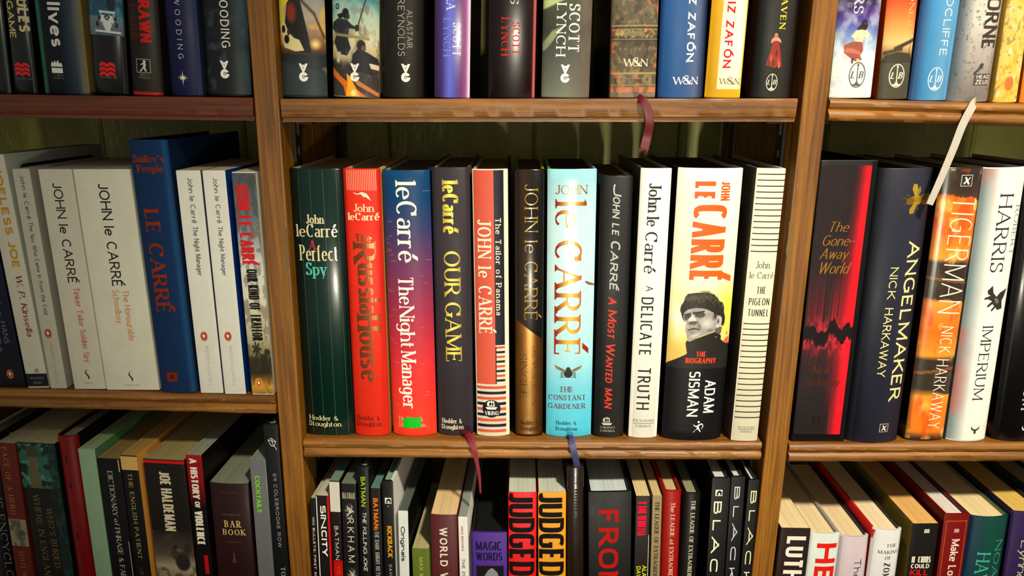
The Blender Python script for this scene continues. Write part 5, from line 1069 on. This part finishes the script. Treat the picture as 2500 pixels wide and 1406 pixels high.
b.rect(1122, 1131, 0, 1, (200, 20, 22), 1); b.down('JOE', 1151, 1185, .36, .62, (206, 196, 166), 'cond', track=8); b.down('HALDEMAN', 1192, 1296, .36, .62, (206, 196, 166), 'cond', track=8)
b = Book('red and black paperback with bold white capitals down its spine, bottom row left', Z_B['L'], 1111, 454, 500, 1406, 487, 520, (22, 14, 14), Y=-.004, pages=(160, 166, 146), side_r=(18, 16, 14), kind='soft', grad=[(1111, (150, 18, 24)), (1170, (140, 16, 22)), (1235, (24, 12, 12)), (1406, (20, 12, 12))], **BL)
b.down('A HISTORY', 1119, 1218, .22, .66, (224, 218, 200), 'condb', track=8); b.down('OF', 1224, 1241, .30, .62, (224, 218, 200), 'condb', track=8); b.down('VIOLENCE', 1247, 1331, .22, .72, (224, 218, 200), 'condb', track=8); b.rect(1355, 1400, .55, .8, (180, 20, 30), 1)
b = Book('dark maroon book with gold BAR BOOK lettering, shortest in the left bay, bottom row', Z_B['L'], 1181, 513, 602, 1406, 523, 624, (46, 20, 22), Y=-.004, pages=(140, 146, 128), rnd=.06, side_r=(40, 18, 20), kind='soft', mat='satin', rz=-1.5)
b.line('ULTIMATE', 1254, 1259, .30, .76, (120, 96, 50), 'serif', track=26); b.line('BAR', 1271, 1287, .32, .74, (200, 176, 110), 'serif', track=34); b.line('BOOK', 1292, 1306, .26, .84, (200, 176, 110), 'serif', track=26); b.rect(1323, 1324, .34, .72, (100, 80, 40), 1); b.shape([(-3, 12), (3, 12), (2, 0), (6, -20), (-6, -20), (-2, 0)], .5, 1358, 1, (90, 60, 34)); b.line('HELLMICH', 1200, 1204, .3, .72, (100, 70, 60), 'sans')
b = Book('slim grey glossy book with lime green lettering, bottom row near the left post', Z_B['L'], 1122, 604, 644, 1406, 629, 668, (104, 104, 108), Y=-.004, pages=(130, 150, 136), kind='soft', mat='gloss', side_l=(120, 124, 124))
b.down('COCKTAILS', 1161, 1251, .26, .54, (120, 210, 30), 'condb', track=6); b.down('SCHOOLS OF', 1161, 1245, .66, .80, (140, 142, 144), 'sans')
b = Book('tall black hardback with a line-drawn lantern, touching the left post, bottom row', Z_B['L'], 1036, 646, 679, 1406, 671, 706, (22, 24, 26), Y=-.004, pages=(120, 140, 140), D=.15, rnd=.03, mat='satin', side_l=(16, 20, 22), inner=(18, 20, 22))
b.down('69 COLEBROOKE ROW', 1156, 1336, .44, .68, (170, 170, 170), 'sans', track=22); b.down('TONY', 1384, 1430, .5, .8, (196, 196, 190), 'serif')
for q_ in ([(-14, 12), (-2, 20), (-1, 19), (-13, 11)], [(-2, 20), (14, 8), (14, 6), (-2, 18)], [(14, 8), (8, -12), (6, -12), (12, 8)], [(8, -12), (-4, -10), (-4, -8), (8, -10)], [(-14, 12), (-4, -10), (-2, -9), (-12, 11)], [(-2, 19), (3, -10), (5, -10), (0, 19)], [(-13, 12), (13, 7), (13, 5), (-13, 10)], [(6, -11), (14, -18), (13, -26), (11, -24), (12, -18), (5, -12)]): b.shape(q_, .55, 1082, .8, (220, 220, 214))

# ================= bottom row, middle bay
BM = dict(Y=-.004, mat='satin')
b = Book('narrow black paperback with white capitals beside the left post, bottom row middle bay', Z_B['M'], 1216, 757, 769, 1406, 764, 776, (20, 18, 18), kind='soft', pages=(190, 186, 160), rz=-2.5, **BM)
b.down('100 BULLETS: FIRST SHOT', 1262, 1430, .3, .75, (216, 212, 200), 'sansb')
b = Book('black paperback with leaning white brush capitals and red and white edges, bottom row', Z_B['M'], 1210, 771, 800, 1406, 778, 812, (24, 16, 16), kind='soft', side_r=(210, 30, 24), pages=(206, 200, 180), rz=-2.5, **BM)
b.rect(1210, 1406, 0, .10, (222, 216, 200), 1); b.rect(1212, 1406, .92, 1, (214, 30, 26), 1); b.down('SIN', 1233, 1289, .34, .76, WHITE, 'condb', track=8); b.down('CITY', 1294, 1356, .34, .76, WHITE, 'condb', track=8)
b = Book('black paperback with a blank white top band and spaced white capitals, bottom row', Z_B['M'], 1174, 802, 829, 1406, 814, 838, (28, 14, 14), kind='soft', pages=(120, 150, 130), rz=-2.5, **BM)
b.rect(1174, 1249, 0, 1, (206, 202, 188), 1); b.down('BATMAN', 1284, 1366, .34, .72, (226, 222, 210), 'sans', track=20); b.rect(1368, 1406, .1, 1, (180, 20, 16), 1); b.down('YEAR', 1380, 1430, .4, .75, (190, 90, 30), 'sans')
b = Book('black paperback with white capitals and scribbled white ornaments, bottom row', Z_B['M'], 1181, 831, 870, 1406, 840, 876, (20, 19, 19), kind='soft', pages=(120, 132, 112), rz=-2.5, **BM)
b.line('BATMAN', 1202, 1217, .08, .90, (150, 140, 124), 'cond', track=9)
p = Pic(34, 38, 33); p.A[:] = (26, 25, 25); p.mottle((190, 186, 172), 9, 11, .5, .58, .9); p.over((24, 23, 23), np.clip((np.hypot(p.S-.5, p.T-.5)-.34)/.1, 0, 1)); p.blob(.5, .5, .09, .09, (200, 196, 186), .4); b.art(p, 1225, 1270, .14, .9, 0); b.art(p, 1384, 1425, .2, .9, 0); b.down('ARKHAM', 1240, 1372, .34, .78, (206, 200, 186), 'sans', track=44)
b = Book('tallest black hardback of the comics, lime capitals then white italic capitals, bottom row', Z_B['M'], 1139, 872, 900, 1406, 878, 908, (18, 19, 20), pages=(120, 146, 146), rnd=.10, inner=(16, 16, 16), side_r=(24, 22, 26), rz=-2.5, **BM)
b.down('BATMAN', 1164, 1236, .28, .66, (170, 206, 30), 'cond', track=8); b.down('THE', 1249, 1278, .36, .68, (200, 200, 200), 'ital', track=6); b.down('KILLING', 1286, 1352, .36, .68, (200, 200, 200), 'ital', track=6); b.down('JOKE', 1358, 1394, .36, .68, (200, 200, 200), 'ital', track=6)
b = Book('black paperback with orange capitals above grey ones, bottom row', Z_B['M'], 1192, 903, 929, 1406, 911, 936, (20, 19, 20), kind='soft', pages=(100, 140, 130), rz=-2.5, **BM)
b.down('BATMAN:', 1216, 1294, .26, .72, (220, 120, 24), 'condb', track=8); b.down('THE DARK', 1296, 1342, .3, .72, (150, 150, 146), 'cond', track=8); b.down('KNIGHT', 1348, 1378, .3, .72, (150, 150, 146), 'cond', track=8); b.down('RETURNS', 1382, 1430, .3, .72, (150, 150, 146), 'cond', track=8)
b = Book('black hardback with boxed white horse-head emblem and gold capitals, white back cover, bottom row', Z_B['M'], 1174, 932, 959, 1406, 939, 968, (20, 19, 20), pages=(130, 170, 154), rnd=.03, side_r=(214, 214, 206), inner=(200, 200, 190), rz=-2.5, **BM)
def horse(b, u, y, s): b.shape([(-9, -9), (9, -9), (9, 9), (-9, 9)], u, y, s, (226, 224, 214)); b.shape([(-6, -7), (-5, 2), (0, 7), (6, 5), (8, -1), (6, -7), (3, -7), (4, -2), (0, 1), (-2, -2), (0, -7)], u, y, s, (20, 20, 22), 3)
horse(b, .52, 1222, 1.0); b.disc(.52, 1236, 2, 2, (150, 150, 144)); b.down('KICKBACK', 1284, 1360, .34, .76, (214, 150, 40), 'condb', track=8); b.down('DAVID LLOYD', 1378, 1460, .4, .66, (190, 190, 180), 'sans', track=30)
b = Book('slim silver-white paperback with rounded black lettering and black cover, bottom row', Z_B['M'], 1247, 971, 996, 1406, 975, 1000, (196, 200, 200), kind='soft', side_r=(20, 20, 22), pages=(90, 100, 96), rz=-2.5, **BM)
b.down('Originals', 1285, 1370, .24, .66, (24, 24, 26), 'sansb', track=6)
b = Book('short olive green paperback with small yellow capitals, bottom row', Z_B['M'], 1339, 1005, 1047, 1406, 1007, 1050, (86, 100, 24), kind='soft', pages=(186, 176, 130), side_r=(110, 120, 60), rz=-2.0, **BM)
b.down('MAX BROOKS', 1360, 1460, .42, .62, (170, 176, 90), 'sansb', track=20)
b = Book('maroon book with off-white capitals starting WORLD W and a cream page block, bottom row', Z_B['M'], 1257, 1050, 1116, 1406, 1054, 1119, (84, 34, 38), kind='soft', pages=(226, 196, 150), rz=-1.5, rnd=.06, **BM)
b.down('WORLD WAR', 1288, 1455, .33, .62, (216, 206, 190), 'sansb', track=26)
b = Book('slim white paperback with tiny red and grey capitals, right of the maroon book', Z_B['M'], 1262, 1118, 1141, 1406, 1122, 1146, (206, 202, 200), kind='soft', pages=(150, 156, 152), rz=-1.5, side_r=(206, 204, 200), **BM)
b.down('MAX BROOKS', 1285, 1345, .30, .52, (150, 50, 50), 'sansb', track=16); b.down('THE ZOMBIE', 1364, 1440, .30, .60, (90, 90, 90), 'sansb', track=16)
b = Book('purple hardback lettered MAGIC WORDS above a portrait, black cover edges, bottom row', Z_B['M'], 1300, 1152, 1238, 1406, 1154, 1238, (70, 26, 128), pages=(20, 26, 26), inner=(16, 22, 22), rnd=.02, side_l=(18, 22, 22), side_r=(18, 22, 22), **BM)
b.line('MAGIC', 1322, 1343, .10, .86, (28, 18, 60), 'cond', track=10, w=.8); b.line('WORDS', 1349, 1368, .10, .86, (28, 18, 60), 'cond', track=10, w=.8); b.rect(1381, 1410, .10, .90, (26, 22, 30), 1); b.shape([(-20, -20), (22, -20), (20, -6), (8, 8), (2, 10), (-8, 2)], .52, 1394, 1, (130, 130, 136))
for i_, (l_, r_, lb_, rb_, c1, lab) in enumerate(((1241, 1310, 1241, 1310, (206, 22, 30), 'thick paperback with black block capitals on red, bottom row'), (1313, 1383, 1315, 1381, (208, 144, 34), 'thick paperback with black block capitals on amber yellow, bottom row'))):
    b = Book(lab, Z_B['M'], 1202, l_, r_, 1406, lb_, rb_, c1, kind='soft', pages=(196, 202, 188), rnd=.05, rz=0, **BM)
    b.down('JUDGEDREDD', 1204, 1538, .02, .93, (22, 16, 16), 'condb', track=7, w=.72)
b = Book('dark brown hardback with a shiny black spine cap standing proud of the block-lettered paperbacks', Z_B['M'], 1141, 1385, 1426, 1406, 1385, 1426, (40, 30, 24), pages=(70, 66, 60), inner=(16, 16, 18), rnd=.2, Y=-.004, mat='gloss')
b.down('THE', 1162, 1186, .44, .64, (62, 50, 34), 'serif')
for k_ in range(14): b.rect(1194+k_*7+(16 if k_ > 7 else 0), 1198+k_*7+(16 if k_ > 7 else 0), .46, .62, (58, 47, 34), 1)
b = Book('thick black book with huge red capitals starting FROM and white pages, bottom row', Z_B['M'], 1201, 1437, 1542, 1406, 1437, 1541, (26, 25, 27), pages=(200, 212, 216), rnd=.02, inner=(20, 20, 20), side_l=(20, 20, 20), **BM)
b.down('FROM', 1244, 1447, .23, .70, (172, 22, 16), 'black', track=14, w=.85)
b = Book('black paperback with cramped pink-red capitals and yellow names, bottom row', Z_B['M'], 1211, 1551, 1590, 1406, 1548, 1582, (28, 18, 18), kind='soft', pages=(222, 202, 156), **BM)
b.down('V FOR VENDETTA', 1224, 1307, .16, .74, (214, 22, 60), 'condb', track=5); b.down('ALAN MOORE', 1380, 1470, .56, .86, (196, 200, 40), 'sansb', track=8); b.down('DAVID LLOYD', 1382, 1470, .16, .46, (196, 200, 40), 'sansb', track=8); b.rect(1306, 1406, .93, .97, (200, 196, 190), 2)
LE = 'THE LEAGUE OF EXTRAORDINARY'
b = Book('slim taupe paperback with dark engraved capitals, bottom row', Z_B['M'], 1210, 1593, 1617, 1406, 1587, 1611, (136, 120, 88), kind='soft', pages=(206, 186, 140), **BM); b.down(LE, 1224, 1440, .30, .72, (54, 44, 28), 'serifb', track=10)
b = Book('red hardback with thin pale lettering and a small red headband, bottom row', Z_B['M'], 1199, 1620, 1666, 1406, 1614, 1656, (142, 24, 18), pages=(200, 182, 136), rnd=.22, inner=(110, 16, 16), **BM); b.down('The LEAGUE of EXTRAORDINARY', 1226, 1450, .42, .66, (222, 180, 150), 'serifb', track=8)
b = Book('black hardback with aged cream engraved capitals beside the red hardback, bottom row', Z_B['M'], 1205, 1671, 1714, 1406, 1660, 1702, (22, 20, 20), pages=(150, 152, 120), rnd=.22, inner=(16, 16, 16), **BM); b.down(LE, 1221, 1440, .42, .66, (200, 192, 160), 'serifb', track=10)
for i_, (yt, l_, r_, lb_, rb_, yy, c_, lab) in enumerate(((1167, 1740, 1784, 1724, 1768, (1224, 1460), (226, 226, 196), 'black hardback with tall cream capitals under a boxed horse-head emblem, bottom row'), (1164, 1787, 1820, 1770, 1804, (1188, 1440), (206, 208, 216), 'black hardback with tall blue-white capitals, second from the right post, bottom row'), (1172, 1828, 1855, 1809, 1834, (1198, 1450), (224, 222, 180), 'black hardback with tall cream capitals touching the right post, bottom row'))):
    b = Book(lab, Z_B['M'], yt, l_, r_, 1406, lb_, rb_, (24, 24, 26), pages=(214, 214, 210), rnd=.02, inner=(18, 18, 18), **BM)
    u0_ = (.16, .26, .28)[i_]; b.down('BLACKSAD', yy[0], yy[1]+120, u0_, (.60, .66, .84)[i_], c_, 'condl', track=30, w=1.9)
    if i_ == 0: horse(b, .40, 1203, 1.05)
# ================= bottom row, right bay
BR = dict(Y=-.004, mat='satin', rz=0)
CP = (232, 210, 168)
b = Book('dark brown book with condensed white capitals starting LUTH, beside the right post, bottom row', Z_B['R'], 1289, 1908, 1979, 1406, 1892, 1966, (40, 22, 20), kind='soft', pages=CP, rnd=.0, **BR); b.down('LUTHER', 1309, 1470, .24, .88, (228, 220, 206), 'cond', track=10, w=1.15)
b = Book('white hardback with giant red block capitals, bottom row right bay', Z_B['R'], 1304, 1982, 2053, 1406, 1968, 2042, (196, 204, 200), pages=CP, rnd=.10, side_r=(150, 150, 146), inner=(190, 190, 180), **BR); b.down('HEX', 1327, 1475, .24, .92, (216, 36, 28), 'black', track=14, w=.95)
b = Book('lilac hardback with thin dark lettering starting The, bottom row right bay', Z_B['R'], 1312, 2055, 2126, 1406, 2044, 2119, (190, 176, 184), pages=CP, rnd=.20, inner=(40, 40, 60), side_r=(30, 30, 44), **BR); b.down('The Martian', 1366, 1520, .52, .78, (84, 78, 100), 'sans', track=10)
b = Book('white hardback with a red drip at its left edge, bottom row right bay', Z_B['R'], 1296, 2137, 2207, 1406, 2118, 2194, (206, 206, 208), pages=(238, 220, 184), rnd=.20, inner=(30, 32, 34), side_l=(190, 44, 34), side_r=(40, 40, 40), **BR)
b.shape([(-12, 6), (2, 6), (0, -8), (-2, -24), (-6, -24), (-5, -8)], .06, 1300, 1, (214, 60, 44)); b.line('THE', 1328, 1336, .46, .82, (90, 88, 84), 'serif', track=22); b.line('MAKING', 1344, 1352, .22, .94, (90, 88, 84), 'serif', track=22); b.line('OF', 1358, 1366, .46, .68, (90, 88, 84), 'serif', track=22); b.down('ZOMBIE WARS', 1374, 1500, .46, .68, (40, 38, 38), 'serifb', track=22)
b = Book('olive and black paperback lettered IF CHINS COULD KILL, tan page edges, bottom row', Z_B['R'], 1278, 2231, 2292, 1406, 2211, 2277, (26, 22, 20), kind='soft', side_l=(110, 94, 40), pages=(226, 180, 112), **BR)
waves(b, .56, 1296, .38, (226, 222, 206)); b.line('IF CHINS', 1358, 1373, .12, .86, (220, 214, 196), 'condb', track=9, w=.8); b.line('COULD', 1376, 1387, .12, .84, (220, 214, 196), 'sansb', track=9); b.line('KILL', 1390, 1404, .12, .84, (206, 30, 30), 'sansb', track=9)
b = Book('deep red hardback framed by a thin orange line, white lettering, bottom row right bay', Z_B['R'], 1256, 2307, 2370, 1406, 2288, 2347, (116, 16, 16), pages=(226, 218, 212), rnd=.04, inner=(60, 50, 46), side_l=(110, 16, 14), **BR)
for r_ in ((1271, 1273, .10, .92), (1271, 1420, .10, .125), (1271, 1420, .895, .92)): b.rect(*r_, (196, 96, 36), 1)
waves(b, .54, 1295, .36, (222, 180, 170)); b.down('Make Love', 1316, 1430, .40, .72, (232, 214, 196), 'cond', track=8)
b = Book('dark teal hardback with pale teal capitals and a rounded spine, bottom row right bay', Z_B['R'], 1264, 2374, 2472, 1406, 2350, 2450, (18, 70, 66), pages=(234, 214, 166), rnd=.16, inner=(150, 150, 130), hgrad=[(0, (16, 46, 74)), (.2, (18, 60, 72)), (.5, (20, 74, 66)), (1, (20, 66, 60))], **BR); b.down('NOAH', 1320, 1440, .70, .88, (80, 176, 150), 'serifl', track=14, w=1.4); b.down('HAWLEY', 1350, 1500, .28, .60, (84, 180, 156), 'serifl', track=12, w=1.4)
b = Book('purple hardback with cream script lettering at the right end of the bottom row', Z_B['R'], 1251, 2476, 2560, 1406, 2453, 2536, (56, 38, 84), pages=(226, 192, 104), rnd=.12, inner=(30, 28, 44), side_l=(40, 30, 60), **BR); b.down('Lynne', 1320, 1420, .34, .60, (220, 210, 170), 'script', track=4, w=1.5)
b = Book('dark hardback beyond the purple one, cut off by the right side of the picture', Z_B['R'], 1235, 2566, 2640, 1406, 2540, 2612, (30, 40, 44), pages=(180, 170, 120), rnd=.12, inner=(30, 28, 44), **BR)

for b in BOOKS: b.finish()
for b in BOOKS:
    if getattr(b, 'sides', None):
        V, Fc, cols = [], [], []
        for v, f, c in b.sides: V += v; Fc += f; cols += c
        mesh_obj('side_cover_print', V, Fc, M[b.mat], b.root, cols)
# let neighbours that press into each other lean apart
def edges(b, side, z, y):
    c, s = math.cos(b.rz), math.sin(b.rz); zl = (z-b.base.z)/math.cos(b.a)
    return b.base.x + (zl*math.sin(b.a) + side*b.T/2*math.cos(b.a))*c - y*s
rows = {}
for b in BOOKS: rows.setdefault(b.row_id, []).append(b)
worst = 0
for row_ in rows.values():
    row_.sort(key=lambda b: b.base.x)
    lim = {'L': (None, UL, -1), 'M': (UL, UR, 0), 'R': (UR, None, 1)}
    for b in row_: b.x0, b.a0 = b.base.x, b.a
    for it in range(400):
        mx = 0
        for p, q in zip(row_, row_[1:]):
            zb = max(p.base.z, q.base.z)+.002; zt = min(p.base.z+p.H*math.cos(p.a), q.base.z+q.H*math.cos(q.a))
            for z in (zb, zt):
                for y in (0, min(p.D, q.D)):
                    d = edges(p, 1, z, y)-edges(q, -1, z, y)+.0002
                    if d > 0:
                        mx = max(mx, d)
                        if z == zb: p.base.x -= d*.25; q.base.x += d*.25; p.a += d*.25/p.H; q.a -= d*.25/q.H
                        else: p.a -= d*.3/p.H; q.a += d*.3/q.H
        for b in row_:
            for U_, sd in ((UL, -1), (UL, 1), (UR, -1), (UR, 1)):
                for z in (b.base.z+.002, b.base.z+b.H*math.cos(b.a)):
                    for y in (max(0, -b.Y), b.D):
                        e = ux(U_, z, sd)
                        if sd > 0 and b.x0 > e-.001: d = e+.0003-edges(b, -1, z, y)
                        elif sd < 0 and b.x0 < e+.001: d = edges(b, 1, z, y)-(e-.0003)
                        else: continue
                        if d > 0:
                            mx = max(mx, d)
                            if z < b.base.z+.01: b.base.x += sd*d*.5; b.a -= sd*d*.5/b.H
                            else: b.a += sd*d*.5/b.H
        if mx < .0001: break
    for b in row_:
        if abs(b.base.x-b.x0) > .0015 or abs(b.a-b.a0) > .012: print('MOVED', b.root.name, b.root['label'][:40], round((b.base.x-b.x0)*1000, 1), round(math.degrees(b.a-b.a0), 2))
        b.root.location = b.base
        b.root.rotation_euler = (Matrix.Rotation(b.rz, 4, 'Z') @ Matrix.Rotation(b.a, 4, 'Y')).to_euler()
    print('row residual', round(mx*1000, 2))
